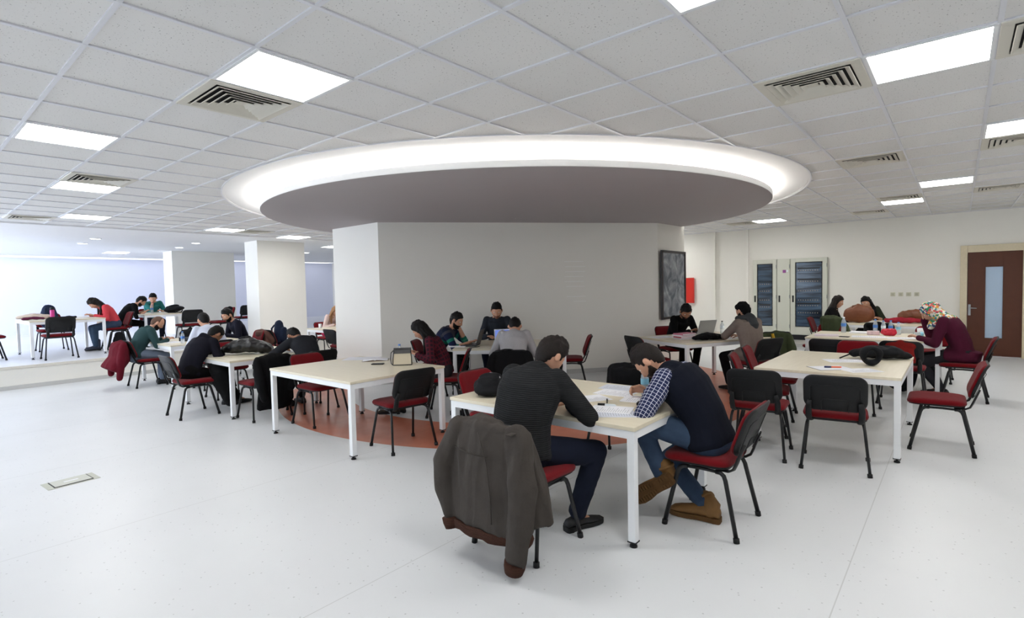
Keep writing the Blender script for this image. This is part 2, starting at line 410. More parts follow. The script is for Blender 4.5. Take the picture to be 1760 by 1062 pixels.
# rotunda core under the disc
core = [(-7.447, 5.412), (-4.318, 9.395), (-4.268, 10.52), (-8.1, 10.9), (-8.82, 5.412)]
core_pts = [(-8.82, 5.412), (-7.447, 5.412), (-4.318, 9.395), (-4.268, 10.52), (-8.0, 10.6)]
struct(MB().prism(core_pts, 0, ZD + .02).build('wall_core', WALL))
sk = MB()
for (a, b) in zip(core_pts[:-1], core_pts[1:]):
    a = Vector((*a, 0)); b = Vector((*b, 0)); dd = (b - a); L_ = dd.length; dd.normalize(); nn = Vector((dd.y, -dd.x, 0))
    M = Matrix((dd, -nn, Vector((0, 0, 1)))).transposed()
    sk.box((a + b) / 2 + nn * .006 + Vector((0, 0, .04)), (L_, .012, .08), M=M)
struct(sk.build('baseboard_core', SKIRT))
# square columns on the platform
struct(MB().box((-13.85, 6.79, (PZ + H_CEIL) / 2), (.70, 1.26, H_CEIL - PZ)).build('wall_column', WALL))
struct(MB().box((-18.55, 6.63, (PZ + H_CEIL) / 2), (.75, 1.80, H_CEIL - PZ)).build('wall_column', WALL))
# ------------------------------------------------------------------ fixed things on walls and ceiling
def light_panel(i, j, label, xy=None, z=H_CEIL, proto=[None]):
    x, y = xy or (GX + (i + .5) * .6, GY + (j + .5) * .6)
    if proto[0] is None:
        t = thing('ceiling_light', label, 'light', (x, y, z), 0, 'square light panels in the ceiling')
        f = MB()
        for dx, dy, sx, sy in ((0, .285, .594, .02), (0, -.285, .594, .02), (.285, 0, .02, .55), (-.285, 0, .02, .55)): f.box((dx, dy, -.007), (sx, sy, .012))
        f.build('frame', WHITEMETAL, t)
        MB().box((0, 0, -.006), (.55, .55, .008), bev=.002).build('diffuser', PANEL, t)
        proto[0] = t
    else: t = dup(proto[0], (x, y, z), 0, label)
    return t
LIGHTS = [
 (-3, -2, 'large bright square light panel left of centre beside the nearest left vent'),
 (-7, -3, 'square light panel at the far left of the tiled ceiling, with no vent touching it'),
 (-11, -2, 'narrow-looking light panel on the left just below a long dark vent'),
 (-16, -1, 'small light panel on the left close to where the tiles meet the plain plaster ceiling'),
 (-17, 3, 'small light panel between the plaster ceiling and the left rim of the round soffit'),
 (-18, 6, 'small light panel right above the pale square column beside the soffit'),
 (2, 2, 'large bright square light panel in the upper right, right of the nearest right-hand vent'),
 (3, 6, 'bright light panel cut by the right photo edge, above a vent'),
 (2, 11, 'thin bright light panel in the right ceiling with no vent touching it'),
 (1, 14, 'small light panel on the right directly below a small vent'),
 (-3, 16, 'smallest light panel at the right rim of the round soffit, above the right wall'),
 (1, -1, 'light panel at the top edge of the photo of which only one corner shows'),
]
for i, j, lb in LIGHTS: light_panel(i, j, lb)
light_panel(0, 0, 'small bright light panel right beside the left edge of the grey core, under the soffit', (-14.25, 8.8), H_CEIL - .002)
light_panel(0, 0, 'faint light panel in the plaster ceiling above the students on the platform', (-19.65, 4.7), H_CEIL - .002)
# unseen panels added to light the hall: behind camera, off right, behind soffit
for i, j, lb in ((5, -6, 'added square ceiling light panel behind the camera, to the right'), (-3, -9, 'added square ceiling light panel behind the camera, middle'), (-9, -9, 'added square ceiling light panel behind the camera, to the left'), (8, 3, 'added square ceiling light panel outside the frame on the right, nearest'), (8, 9, 'added square ceiling light panel outside the frame on the right, farther'), (8, 14, 'added square ceiling light panel outside the frame, by the door wall'), (-8, 17, 'added square ceiling light panel hidden behind the round soffit, right'), (-13, 14, 'added square ceiling light panel hidden behind the round soffit, left')): light_panel(i, j, lb)

def vent(i, j, label, proto=[None]):
    x, y = (GX + (i + .5) * .6, GY + (j + .5) * .6)
    if proto[0] is None:
        t = thing('ceiling_vent', label, 'vent', (x, y, H_CEIL), 0, 'square air diffusers in the ceiling')
        MB().box((0, 0, -.0015), (.5, .5, .003)).build('backing', VENTD, t)
        f = MB()
        for s in (1, -1):
            f.box((0, s * .269, -.008), (.594, .056, .014), bev=.003); f.box((s * .269, 0, -.008), (.056, .49, .014), bev=.003)
        f.build('frame', VENTM, t)
        # five nested square louvre rings, each blade sloping outwards
        b = MB()
        for k in range(5):
            r0 = .205 - k * .042; r1 = r0 + .030
            for q in range(4):
                a = q * pi / 2; c, s = cos(a), sin(a)
                def P(u, v, z): return (c * u - s * v, s * u + c * v, z)
                vs = [P(-r0, r0, -.004), P(r0, r0, -.004), P(r1, r1, -.022), P(-r1, r1, -.022), P(-r0, r0 - .002, -.006), P(r0, r0 - .002, -.006), P(r1, r1 - .003, -.024), P(-r1, r1 - .003, -.024)]
                b.add(vs, [(0, 1, 2, 3), (7, 6, 5, 4), (0, 4, 5, 1), (1, 5, 6, 2), (2, 6, 7, 3), (3, 7, 4, 0)], 0, False)
        b.box((0, 0, -.012), (.06, .06, .004))
        b.build('louvre', VENTM, t); proto[0] = t
    else: dup(proto[0], (x, y, H_CEIL), 0, label)
for i, j, lb in [
 (-4, -2, 'large square air vent beside the bright panel left of centre'),
 (-10, -2, 'flat-looking dark vent above a narrow light panel on the left'),
 (-17, -2, 'small vent at the left end of the tiled ceiling by the plaster ceiling'),
 (1, 2, 'large square air vent left of the big bright panel in the upper right'),
 (3, 2, 'vent cut by the right edge of the photo, nearest to the top corner'),
 (3, 7, 'vent right below the light panel at the right edge of the photo'),
 (1, 7, 'medium vent alone in the middle of the right-hand ceiling tiles'),
 (1, 13, 'small vent directly above a small light panel on the right'),
 (3, 13, 'thin vent near the right edge of the photo, above the wooden door'),
 (0, 16, 'farthest small vent on the right, close above the right wall'),
 (-17, 4, 'dark sliver of vent at the left rim of the round soffit beside a light panel'),
 (-4, 16, 'sliver of vent at the right rim of the round soffit beside the smallest light panel')]: vent(i, j, lb)
def downlight(x, y, lb, r=.09):
    t = thing('downlight', lb, 'light', (x, y, H_CEIL), 0, 'round downlights over the platform')
    MB().lathe([(r, 0), (r + .02, -.001), (r + .02, -.008), (r, -.012)], n=24, caps=False).build('trim_ring', WHITEMETAL, t)
    MB().lathe([(.001, -.005), (r + .003, -.005), (r + .003, -.009), (.001, -.009)], n=24).build('diffuser', DOWN, t)
for x, y, lb in ((-15.04, 3.23, 'round downlight in the plaster ceiling, upper one of the left pair'), (-16.53, 3.29, 'round downlight in the plaster ceiling, lower one of the left pair'),
                 (-15.04, 5.31, 'round downlight just left of the pale column, upper one of its pair'), (-16.68, 5.46, 'round downlight above the farther square column, lower one of its pair'),
                 (-16.9, 9.35, 'round downlight right of the nearer column, by the wall pipe')): downlight(x, y, lb)
# light trough along the top of the left wall
tr = thing('light_trough', 'long trough of cove lighting along the top of the far left wall', 'light', (X0 + .35, 4.5, H_CEIL - .001))
MB().box((1.02, 0, -.02), (.03, 18.5, .036)).build('lip', PLASTER, tr)
MB().box((.45, 0, -.012), (1.05, 18.4, .02)).build('strip', emis('trough_strip', (.93, .95, 1), .95), tr)

# door on the right wall
dm = mat('door_wood', (86, 45, 26), .45, noise_amt=.16, scale=9)
fr = MB(); ya = Y1 - .03
fr.box((.066, ya, 1.11), (.11, .10, 2.22), bev=.004); fr.box((.985, ya, 1.11), (.11, .10, 2.22), bev=.004); fr.box((.525, ya, 2.15), (.81, .10, .14), bev=.004)
dr = MB().box((.262, Y1 - .02, 1.05), (.27, .045, 2.06)).box((.79, Y1 - .02, 1.05), (.28, .045, 2.06)).box((.523, Y1 - .02, 1.93), (.26, .045, .30)).box((.523, Y1 - .02, .20), (.26, .045, .35)).build('door_1', dm)
struct(dr)
fo = fr.build('door_frame', mat('door_frame_cream', (216, 204, 176), .6)); fo.parent = dr
g = MB().box((.523, Y1 - .018, 1.08), (.29, .02, 1.44)).build('door_glass', mat('frosted_glass', (178, 200, 224), .5, noise_amt=.02)); g.parent = dr  # pane's pale blue stands in for daylight shining through from behind
b = MB()
for dx, sx, z, sz in ((-.14, .014, 1.08, 1.44), (.14, .014, 1.08, 1.44), (0, .29, .366, .014), (0, .29, 1.794, .014)): b.box((.523 + dx, Y1 - .044, z), (sx, .008, sz))
b = b.build('glazing_bead', dm); b.parent = dr
h = MB().box((.160, Y1 - .047, .93), (.04, .010, .22), bev=.003).tube([(.16, Y1 - .05, .97), (.16, Y1 - .10, .97), (.18, Y1 - .105, .97), (.27, Y1 - .105, .965)], .009).build('door_handle', ALU); h.parent = dr
MB().box((.523, Y1 - .014, .008), (.80, .03, .014)).build('threshold', WHITEMETAL, dr)
# electrical cabinets
CABM = mat('cabinet_grey', (206, 208, 196), .5, noise_amt=.015)
def cab_glass():
    m, nt, b = new_mat('cabinet_glass'); L = nt.links.new
    tc = N(nt, 'ShaderNodeTexCoord'); mp = N(nt, 'ShaderNodeMapping'); mp.inputs['Scale'].default_value = (1.2, 1, 9.0)
    L(tc.outputs['Object'], mp.inputs[0]); nz = N(nt, 'ShaderNodeTexNoise', i_Scale=1.0, i_Detail=5.0); L(mp.outputs[0], nz.inputs['Vector'])
    cr = N(nt, 'ShaderNodeValToRGB'); cr.color_ramp.elements[0].color = srgb(30, 36, 48); cr.color_ramp.elements[0].position = .35
    cr.color_ramp.elements[1].color = srgb(92, 116, 142); cr.color_ramp.elements[1].position = .72
    L(nz.outputs[0], cr.inputs[0]); L(cr.outputs[0], b.inputs['Base Color']); b.inputs['Roughness'].default_value = .12
    return m
CG = cab_glass(); BREAK = mat('breaker_row', (150, 140, 128), .6); SEAL = mat('seal_black', (18, 20, 24), .5)
def cabinet(xa, xb, z0, z1, glass, label, hx):
    t = thing('electrical_cabinet', label, 'cabinet', ((xa + xb) / 2, Y1 - .021, 0), 0, None); w_ = xb - xa; yf = -.06
    MB().box((0, -.02, (z0 + z1) / 2), (w_, .04, z1 - z0)).build('body', CABM, t)
    d = MB(); zc = (z0 + z1) / 2
    if glass:
        ga, gb, gz0, gz1 = glass; ga -= (xa + xb) / 2; gb -= (xa + xb) / 2
        d.box(((-w_ / 2 + ga) / 2 + .003, yf + .01, zc), (ga + w_ / 2 - .006, .03, z1 - z0 - .02), bev=.003); d.box(((w_ / 2 + gb) / 2 - .003, yf + .01, zc), (w_ / 2 - gb - .006, .03, z1 - z0 - .02), bev=.003)
        d.box(((ga + gb) / 2, yf + .01, (z1 - .01 + gz1) / 2), (gb - ga, .03, z1 - .01 - gz1)); d.box(((ga + gb) / 2, yf + .01, (z0 + .01 + gz0) / 2), (gb - ga, .03, gz0 - z0 - .01))
        door = d.build('door', CABM, t)
        MB().box(((ga + gb) / 2, yf + .012, (gz0 + gz1) / 2), (gb - ga, .012, gz1 - gz0)).build('door_pane', CG, door)
        s = MB()
        for dx in (ga, gb): s.box((dx, yf + .002, (gz0 + gz1) / 2), (.02, .014, gz1 - gz0))
        for z in (gz0, gz1): s.box(((ga + gb) / 2, yf + .002, z), (gb - ga + .02, .014, .02))
        s.build('seal', SEAL, door)
        s = MB(); random.seed(int(w_ * 100)); z = gz1 - .14
        while z > gz0 + .2:
            s.box(((ga + gb) / 2, yf + .006, z), (gb - ga - .08, .006, random.choice((.012, .03, .012))), 1)
            if random.random() < .8:
                for k in range(int((gb - ga) / .05) - 1): s.box((ga + .06 + k * .05, yf + .004, z - .05), (.018, .006, .022), 0)
            z -= random.choice((.13, .17, .22))
        s.build('breaker_rows', [BREAK, SEAL], door)
    else: door = d.box((0, yf + .01, zc), (w_ - .012, .03, z1 - z0 - .02), bev=.003).build('door', CABM, t)
    MB().box((hx - (xa + xb) / 2, yf - .010, 1.16), (.035, .014, .16), bev=.004).build('door_handle', BLACKP, door)
    hg = MB()
    for z in (z0 + .2, zc, z1 - .18): hg.tube([(w_ / 2 - .012, yf - .01, z - .04), (w_ / 2 - .012, yf - .01, z + .04)], .009)
    hg.build('hinge', ALU, t); return t, door
c1, _ = cabinet(-3.95, -3.40, .30, 2.12, (-3.84, -3.50, .50, 2.01), 'left electrical cabinet with a narrow dark glass door', -3.895)
c2, dd2 = cabinet(-3.395, -3.105, .30, 2.12, None, 'narrow solid pale cabinet between the two glass-doored ones, with a small purple sticker', -3.34)
MB().box((-.03 + .05, -.068, 1.82), (.07, .003, .07), 0).box((.035 + .05, -.068, 1.83), (.03, .003, .05), 1).build('warning_sticker', [mat('sticker_purple', (150, 80, 150), .5), LABELW], dd2)
c3, _ = cabinet(-3.10, -2.325, .30, 2.12, (-2.985, -2.435, .50, 2.02), 'right electrical cabinet with the widest dark glass door', -3.04)
tag(MB().box((-3.14, Y1 - .03, .24), (1.63, .07, .12)).build('cabinet_plinth', SEAL), 'black plinth strip under the row of electrical cabinets', 'plinth')
# four wall sockets
for k in range(4):
    x = -1.10 + k * .138
    t = thing('wall_socket', ['leftmost of the four wall sockets', 'second of the four wall sockets from the left', 'third of the four wall sockets from the left', 'rightmost of the four wall sockets, nearest the door'][k], 'socket', (x, Y1, 1.25), 0, 'row of four sockets on the right wall')
    MB().box((0, -.006, 0), (.085, .012, .085), bev=.004).build('cover_plate', mat('socket_plate', (208, 206, 186), .45), t)
    MB().box((0, -.014, 0), (.05, .006, .05), bev=.003).build('insert', mat('socket_insert', (190, 188, 168), .45), t)
# cable trunking and pipe
tag(MB().tube([(X0 + .06, 12.15, .42), (X0 + .06, 12.15, 2.85)], .035, 12).build('wall_pipe', mat('pipe_grey', (150, 140, 138), .5)), 'thin grey pipe rising on the far wall right of the near column', 'pipe')
tag(MB().box((-5.56, Y1 - .055, 1.39), (.22, .07, .68), bev=.01).build('red_wall_box', mat('red_enamel', (206, 42, 30), .4, noise_amt=.03)), 'bright red box on the far wall beside the blackboard', 'fire cabinet')
# blackboard on the short right face of the core
def chalk():
    m, nt, b = new_mat('chalkboard'); L = nt.links.new
    tc = N(nt, 'ShaderNodeTexCoord'); nz = N(nt, 'ShaderNodeTexNoise', i_Scale=3.5, i_Detail=7.0, i_Distortion=1.2); L(tc.outputs['Object'], nz.inputs['Vector'])
    cr = N(nt, 'ShaderNodeValToRGB'); cr.color_ramp.elements[0].color = srgb(84, 90, 100); cr.color_ramp.elements[0].position = .40
    cr.color_ramp.elements[1].color = srgb(176, 180, 184); cr.color_ramp.elements[1].position = .74
    L(nz.outputs[0], cr.inputs[0]); L(cr.outputs[0], b.inputs['Base Color']); b.inputs['Roughness'].default_value = .6
    return m
bd = thing('blackboard', 'tall chalk-smeared blackboard in a dark frame on the end of the grey core', 'blackboard', (-4.272, 9.97, .95), 0)
MB().box((.012, 0, .62), (.016, 1.04, 1.24)).build('writing_surface', chalk(), bd)
f = MB()
for s in (1, -1): f.box((.018, s * .535, .62), (.034, .045, 1.30)); f.box((.018, 0, .62 + s * .63), (.034, 1.11, .045))
f.build('frame', mat('board_frame', (48, 38, 36), .5), bd)
# faint tape lines left on the grey core wall
dd = (Vector((-4.318, 9.395, 0)) - Vector((-7.447, 5.412, 0))).normalized(); nn = Vector((dd.y, -dd.x, 0))
M = Matrix((dd, -nn, Vector((0, 0, 1)))).transposed()
for k, (off, z, ln) in enumerate(((3.42, 2.03, .36), (3.44, 1.94, .38), (3.44, 1.85, .38), (3.42, 1.76, .36), (3.42, 1.67, .36), (3.44, 1.58, .36), (3.45, 1.40, .36), (3.52, 1.31, .24))):
    p = Vector((-7.447, 5.412, 0)) + dd * off + nn * .0015 + Vector((0, 0, z))
    tag(MB().box(p, (ln, .002, .008), M=M).build('tape_strip', mat('pale_tape', (255, 255, 252), .6)), ['topmost','second highest','third highest','fourth highest','fifth highest','sixth highest','seventh highest','lowest and shortest'][k] + ' of the faint pale tape lines on the grey core wall', 'tape', 'pale tape lines on the core wall')
# floor box
t = thing('floor_box', 'small metal floor socket hatch set in the pale floor at the left', 'floor hatch', (-5.9, 1.0, 0), radians(4))
MB().box((0, 0, .001), (.235, .36, .004), bev=.001).build('surround', mat('hatch_surround', (188, 190, 178), .5, noise_amt=.1), t)
MB().box((-.0, 0, .004), (.20, .27, .004)).build('seam', mat('hatch_gap', (50, 50, 52), .7), t)
lid = MB().box((-.004, 0, .006), (.185, .255, .004), bev=.0015).build('lid', mat('hatch_lid', (196, 198, 188), .4, noise_amt=.08, bump=.3), t)
MB().box((0, 0, .0085), (.03, .10, .002)).build('pull_slot', WHITEMETAL, lid)

# ------------------------------------------------------------------ tables
TZ = .745
_tab = {}
def make_table(L_, W_, name='study_table'):
    """origin at floor under the centre, long side along x"""
    t = thing(name, '', 'table')
    MB().box((0, 0, TZ - .0125), (L_, W_, .025), bev=.0025).build('tabletop', MAPLE, t)
    a = MB(); zc = TZ - .025 - .025
    for s in (1, -1): a.box((0, s * (W_ / 2 - .02), zc), (L_ - .10, .03, .05)); a.box((s * (L_ / 2 - .02), 0, zc), (.03, W_ - .10, .05))
    a.build('frame', WHITEMETAL, t)
    for sx in (1, -1):
        for sy in (1, -1):
            x, y = sx * (L_ / 2 - .03), sy * (W_ / 2 - .03)
            lg = MB().box((x, y, (TZ - .025 + .035) / 2), (.05, .05, TZ - .025 - .035), bev=.004, seg=2).build('leg', WHITEMETAL, t)
            MB().lathe([(.006, .04), (.008, .018), (.022, .014), (.024, .0), (.001, 0)], (x, y, 0), 14).box((x, y, .034), (.056, .056, .007)).build('levelling_foot', BLACKP, lg)
    return t
def table(x0, y0, x1, y1, label, zf=0, group='maple study tables'):
    """axis-aligned table between two opposite corners"""
    return table_c((x0 + x1) / 2, (y0 + y1) / 2, abs(x1 - x0), abs(y1 - y0), 0, label, zf, group)
def table_c(cx, cy, L_, W_, rz, label, zf=0, group='maple study tables'):
    if W_ > L_: L_, W_, rz = W_, L_, rz + pi / 2
    L_, W_ = round(L_ / .05) * .05, round(W_ / .05) * .05
    k = (L_, W_)
    if k not in _tab:
        t = make_table(L_, W_); _tab[k] = t; t.location = (cx, cy, zf); t.rotation_euler = (0, 0, rz)
        t['label'] = label
    else: t = dup(_tab[k], (cx, cy, zf), rz, label)
    t['group'] = group; return t
table(-3.08, 2.87, -1.48, 4.07, 'nearest pale table, where the two large men write among loose papers')
table(-5.96, 2.80, -4.36, 4.00, 'large bare pale table left of centre with a cream handbag on it')
table(-1.57, 5.61, -.37, 7.21, 'pale table on the right with a black bag and headphones-like black roll on it')
def rot_corner(c, ang, L_, W_, label):
    """table from its near corner c: long side at angle ang, width 90 degrees to its left"""
    u = Vector((cos(ang), sin(ang))); v = Vector((-sin(ang), cos(ang))); m = Vector(c) + u * L_ / 2 + v * W_ / 2
    return table_c(m.x, m.y, L_, W_, ang, label), u, v
T4, T4u, T4v = rot_corner((-5.45, 5.15), radians(35), 1.6, 1.2, 'pale table against the grey core wall, holding two laptops and cables')
T5, T5u, T5v = rot_corner((-2.95, 7.34), radians(62), 1.6, 1.2, 'pale table beside the blackboard, with books and an open grey laptop')
table(-1.78, 8.97, -.18, 10.17, 'pale table crowded with bottles in front of the woman in the floral headscarf')
table(-1.72, 12.0, -.12, 13.2, 'farthest pale table on the right, against the wall with the four sockets')
table(-8.62, 2.80, -7.02, 4.00, 'pale table with a shiny black leather bag, at the hooded man')
table(-11.7, 3.10, -10.1, 4.30, 'pale table shared by the bald man and the bearded man in navy')
table(-11.5, 6.3, -9.9, 7.5, 'pale table half hidden behind the left edge of the grey core')
table(-15.25, 1.83, -13.65, 3.03, 'white-legged table on the raised platform at the far left, holding a pink bottle', PZ)
table(-16.1, 3.95, -14.5, 5.15, 'table on the platform with a dark backpack, where two men lean in', PZ)

# ------------------------------------------------------------------ chairs
def make_chair():
    t = thing('stacking_chair', '', 'chair')
    # seat cushion with softly rounded corners, black pan below
    def rr(wd, dp, r, n=6):
        o = []
        for cx, cy, a0 in ((wd - r, dp - r, 0), (-wd + r, dp - r, pi / 2), (-wd + r, -dp + r, pi), (wd - r, -dp + r, 1.5 * pi)):
            for k in range(n + 1): a = a0 + k / n * pi / 2; o.append((cx + r * cos(a), cy + r * sin(a)))
        return o
    b = MB(); y0 = .035
    def seatring(wd, dp, z, r=.08, front=0): return [(x, y + y0, z - (front if y > dp * .6 else 0) + .008 * (x / .23) ** 2) for x, y in rr(wd, dp, r)]
    b.loft([seatring(.218, .196, .430), seatring(.236, .214, .440, front=.008), seatring(.240, .218, .455, front=.008), seatring(.232, .210, .472, front=.006), seatring(.200, .180, .482, front=.003), seatring(.10, .09, .484)])
    b.build('seat', REDF, t)
    MB().loft([seatring(.20, .18, .416), seatring(.226, .204, .420), seatring(.230, .208, .434), seatring(.21, .19, .436)]).build('seat_pan', BLACKP, t)
    # back rest: curved black shell behind, red cushion in front
    def backpt(u, v, off, inset=0):      # u -1..1 across, v 0..1 up
        hw = .228 - inset
        x = u * hw; z = .530 + inset + v * (.295 - 2 * inset)
        z += -.028 * (1 - v) * (1 - (u * u)) ** 1 * 1.0                     # lower edge sags in the middle
        y = -.225 - (z - .50) * .36 + .036 * (abs(u)) ** 2.2 + off
        return x, y, z
    def outline(inset, off, n=8, r=.075):
        pts = []
        hw = .228; hh = .1475
        for x, z in rr(hw - inset, hh - inset, max(.02, r - inset), n):
            u = x / hw; v = (z + hh) / (2 * hh); pts.append(backpt(u, v, off))
        return pts
    MB().loft([outline(.012, -.012), outline(.0, -.004), outline(0, .006), outline(.01, .012)]).build('back_shell', BLACKP, t)
    sh = t.children[-1]
    e = MB(); e.tube([backpt(u, v, -.014) for u, v in ((-.42, .02), (-.42, .30), (-.36, .36), (.36, .36), (.42, .30), (.42, .02))], .003, 6)
    e.tube([backpt(u, v, -.014) for u, v in ((-.78, .06), (-.78, .66), (-.70, .72), (.70, .72), (.78, .66), (.78, .06))], .0025, 6)
    e.build('shell_ridge', BLACKP, sh)
    MB().loft([outline(.006, .008), outline(.004, .016), outline(.010, .030), outline(.030, .038), outline(.09, .041)]).build('back_cushion', REDF, t)
    # flat uprights joining seat and back
    for s in (1, -1):
        p = [(s * .165, -.10, .412), (s * .180, -.172, .416), (s * .188, -.203, .436), (s * .190, -.222, .48), (s * .190, -.240, .53), (s * .180, -.268, .60)]
        MB().tube(p, [.020, .022, .024, .025, .024, .018], 10, flat=.36, up=(1, 0, 0)).build('back_support', BLACKP, t)
    # steel frame: two side rails and two cross bars, four splayed legs
    f = MB()
    for s in (1, -1): f.tube([(s * .200, .115, .405), (s * .196, 0, .408), (s * .200, -.125, .405)], .0105, 10)
    f.tube([(-.2, .09, .412), (.2, .09, .412)], .009); f.tube([(-.2, -.10, .412), (.2, -.10, .412)], .009)
    f.build('frame', BLACKM, t)
    for s in (1, -1):
        for fy, by, fo in ((1, .115, .228), (-1, -.125, -.235)):
            p = [(s * .200, by - fy * .03, .405), (s * .200, by, .403), (s * .205, by + fy * .022, .388), (s * .210, by + fy * .034, .36), (s * .246, fo, .012)]
            lg = MB().tube(p, .0145, 10, flat=.8).build('leg', BLACKM, t)
            MB().tube([(s * .2435, fo * .985, .030), (s * .246, fo, 0)], .0185, 10).build('foot_cap', RUBBER, lg)
    return t
_ch = [None]; CHAIRS = []
def chair(x, y, deg, label, zf=0, group='red and black stacking chairs'):
    """deg: direction the sitter faces, measured from +x"""
    CHAIRS.append((x, y))
    if _ch[0] is None:
        t = make_chair(); _ch[0] = t; t.location = (x, y, zf); t.rotation_euler = (0, 0, radians(deg - 90)); t['label'] = label; t['group'] = group
    else: t = dup(_ch[0], (x, y, zf), radians(deg - 90), label, group)
    return t
chair(-1.27, 3.56, 181, 'chair the man in the navy vest sits on, seen from its side in the foreground')
chair(-2.08, 2.58, 90, 'chair buried under the big grey-brown jacket in the foreground')
chair(-4.36, 3.40, 171, 'empty chair with its black back to the camera, right of the bare table')
chair(-5.98, 3.43, 3, 'empty chair showing its red back and seat at the left side of the bare table')
chair(-6.74, 3.74, 180, 'chair of the crouching man in graphite grey')
chair(-6.86, 3.14, 180, 'chair with a long black coat on its back, between two left tables')
chair(-3.22, 3.60, 0, 'red-backed chair holding a black backpack at the left end of the nearest table')
chair(-4.65, 6.94, 215, 'empty chair seen side-on against the grey core wall')
chair(-3.60, 7.50, 62, 'black-backed chair at the near left corner of the table by the blackboard')
chair(-2.35, 4.28, 270, 'chair with a rounded black coat over it across from the two large men')
chair(-1.43, 5.27, 96, 'empty black-backed chair just behind the navy vest man')
chair(-.81, 5.27, 98, 'empty chair with a broad black back facing the camera, right of the navy vest man')
chair(-.12, 6.40, 181, 'empty red chair seen side-on standing free on the right')
chair(.06, 9.12, 178, 'red chair behind the woman in the floral headscarf')
chair(-1.60, 6.05, 12, 'nearer of two red chair backs at the left side of the right table')
chair(-1.68, 6.78, 8, 'farther of two red chair backs at the left side of the right table')
chair(-2.22, 7.96, 152, 'black-backed chair of the person in the grey coat and black cap')
chair(-2.30, 9.10, 120, 'chair hung with an olive green coat beyond the person in the black cap')
chair(-1.30, 8.30, 86, 'black-backed chair behind the table with black bag, left of its two neighbours')
chair(-.98, 7.62, 268, 'chair showing its red front across the table with the black bag')
chair(-.55, 8.42, 90, 'black-backed chair with a dark red cloth thrown over it')
chair(-3.84, 9.02, 328, 'red-backed chair of the man in black at the grey laptop')
chair(-1.08, 11.62, 90, 'black-backed chair between the two far tables on the right')
chair(-.32, 10.45, 268, 'red-backed chair at the far side of the bottle table')
chair(-2.10, 12.55, 0, 'chair of the long-haired woman in profile by the farthest table')
chair(-1.45, 13.58, 270, 'chair of the woman in dark green at the far table')
chair(-7.78, 2.62, 90, 'chair of the hooded man, its black back tilted towards the camera on the left')
chair(-11.0, 3.0, 90, 'chair of the bald man, under the dark red jacket')
chair(-8.68, 3.43, 0, 'empty red-seated chair pushed in at the left end of the leather bag table')
chair(-9.72, 3.62, 180, 'chair of the man in the white shirt seen from behind')
chair(-11.08, 4.75, 270, 'chair of the bearded man in the navy sweater')
chair(-11.0, 5.45, 90, 'chair with a dark navy back left of the crouching man')
chair(-9.75, 6.12, 90, 'black and red chair at the left edge of the grey core')
chair(-11.92, 7.1, 0, 'chair of the fair-haired person behind the grey core')
chair(-5.02, 4.62, 222, 'chair of the long-haired woman in the dark red checked shirt')
chair(-6.12, 5.42, 35, 'chair of the man in the green striped jersey')
chair(-6.0, 6.80, 305, 'chair of the man in dark grey by the laptop, against the core wall')
chair(-4.43, 5.26, 125, 'chair of the man in the pale grey shirt, draped with a black coat')
chair(-13.45, 2.22, 180, 'black-backed chair on the platform at the left table with its back to the camera', PZ)
chair(-14.62, 3.42, 270, 'chair of the woman in coral red on the platform', PZ)
chair(-15.32, 3.62, 90, 'platform chair with a pale scarf on its back', PZ)
chair(-16.5, 4.66, 0, 'chair of the man in the teal shirt on the platform', PZ)
chair(-14.28, 4.80, 180, 'chair with a wide black back on the platform right of the backpack table', PZ)
chair(-14.9, 5.75, 285, 'red chair with a black coat hanging from it beside the farther column', PZ)
chair(-14.3, 1.30, 90, 'chair at the far left table holding a grey and plum coat', PZ)
chair(-15.6, 2.45, 0, 'chair with a blue bag behind the far left table', PZ)
chair(-14.6, .85, 270, 'chair cut by the left edge of the photo with a red seat', PZ)
chair(-16.7, 7.15, 180, 'far chair seen in the gap between the two columns', PZ)
# ------------------------------------------------------------------ soft bodies: union of blobs through a voxel remesh
def soft(mb, voxel, smooth=3, fold=0.0, fscale=6.0, seed=0, stretch=(1, 1, .45), keep=None):
    """one clean continuous surface from overlapping blobs; returns (verts Nx3, faces)"""
    me = bpy.data.meshes.new('t'); me.from_pydata(mb.v, [], mb.f)
    bm = bmesh.new(); bm.from_mesh(me); bmesh.ops.recalc_face_normals(bm, faces=bm.faces[:]); bm.to_mesh(me); bm.free()
    o = bpy.data.objects.new('t', me); col.objects.link(o)
    r = o.modifiers.new('r', 'REMESH'); r.mode = 'VOXEL'; r.voxel_size = voxel; r.adaptivity = 0
    if smooth:
        s = o.modifiers.new('s', 'SMOOTH'); s.factor = .5; s.iterations = smooth
    dg = bpy.context.evaluated_depsgraph_get(); ev = o.evaluated_get(dg); em = ev.to_mesh()
    n = len(em.vertices); v = np.empty(n * 3); em.vertices.foreach_get('co', v); v = v.reshape(-1, 3)
    nr = np.empty(n * 3); em.vertices.foreach_get('normal', nr); nr = nr.reshape(-1, 3)
    f = [tuple(p.vertices) for p in em.polygons]
    ev.to_mesh_clear(); bpy.data.objects.remove(o); bpy.data.meshes.remove(me)
    if fold:
        off = Vector((seed * 7.3, seed * 3.1, seed * 1.7)); q = np.zeros(n)
        for i in range(n):
            p = Vector((v[i][0] * stretch[0], v[i][1] * stretch[1], v[i][2] * stretch[2])) * fscale + off
            a = noise.noise(p); b = noise.noise(p * 2.3 + Vector((5, 5, 5)))
            q[i] = (1 - abs(a) * 2.4) * .7 + b * .45 - .25
        v = v + nr * (q * fold)[:, None]
    return v, f
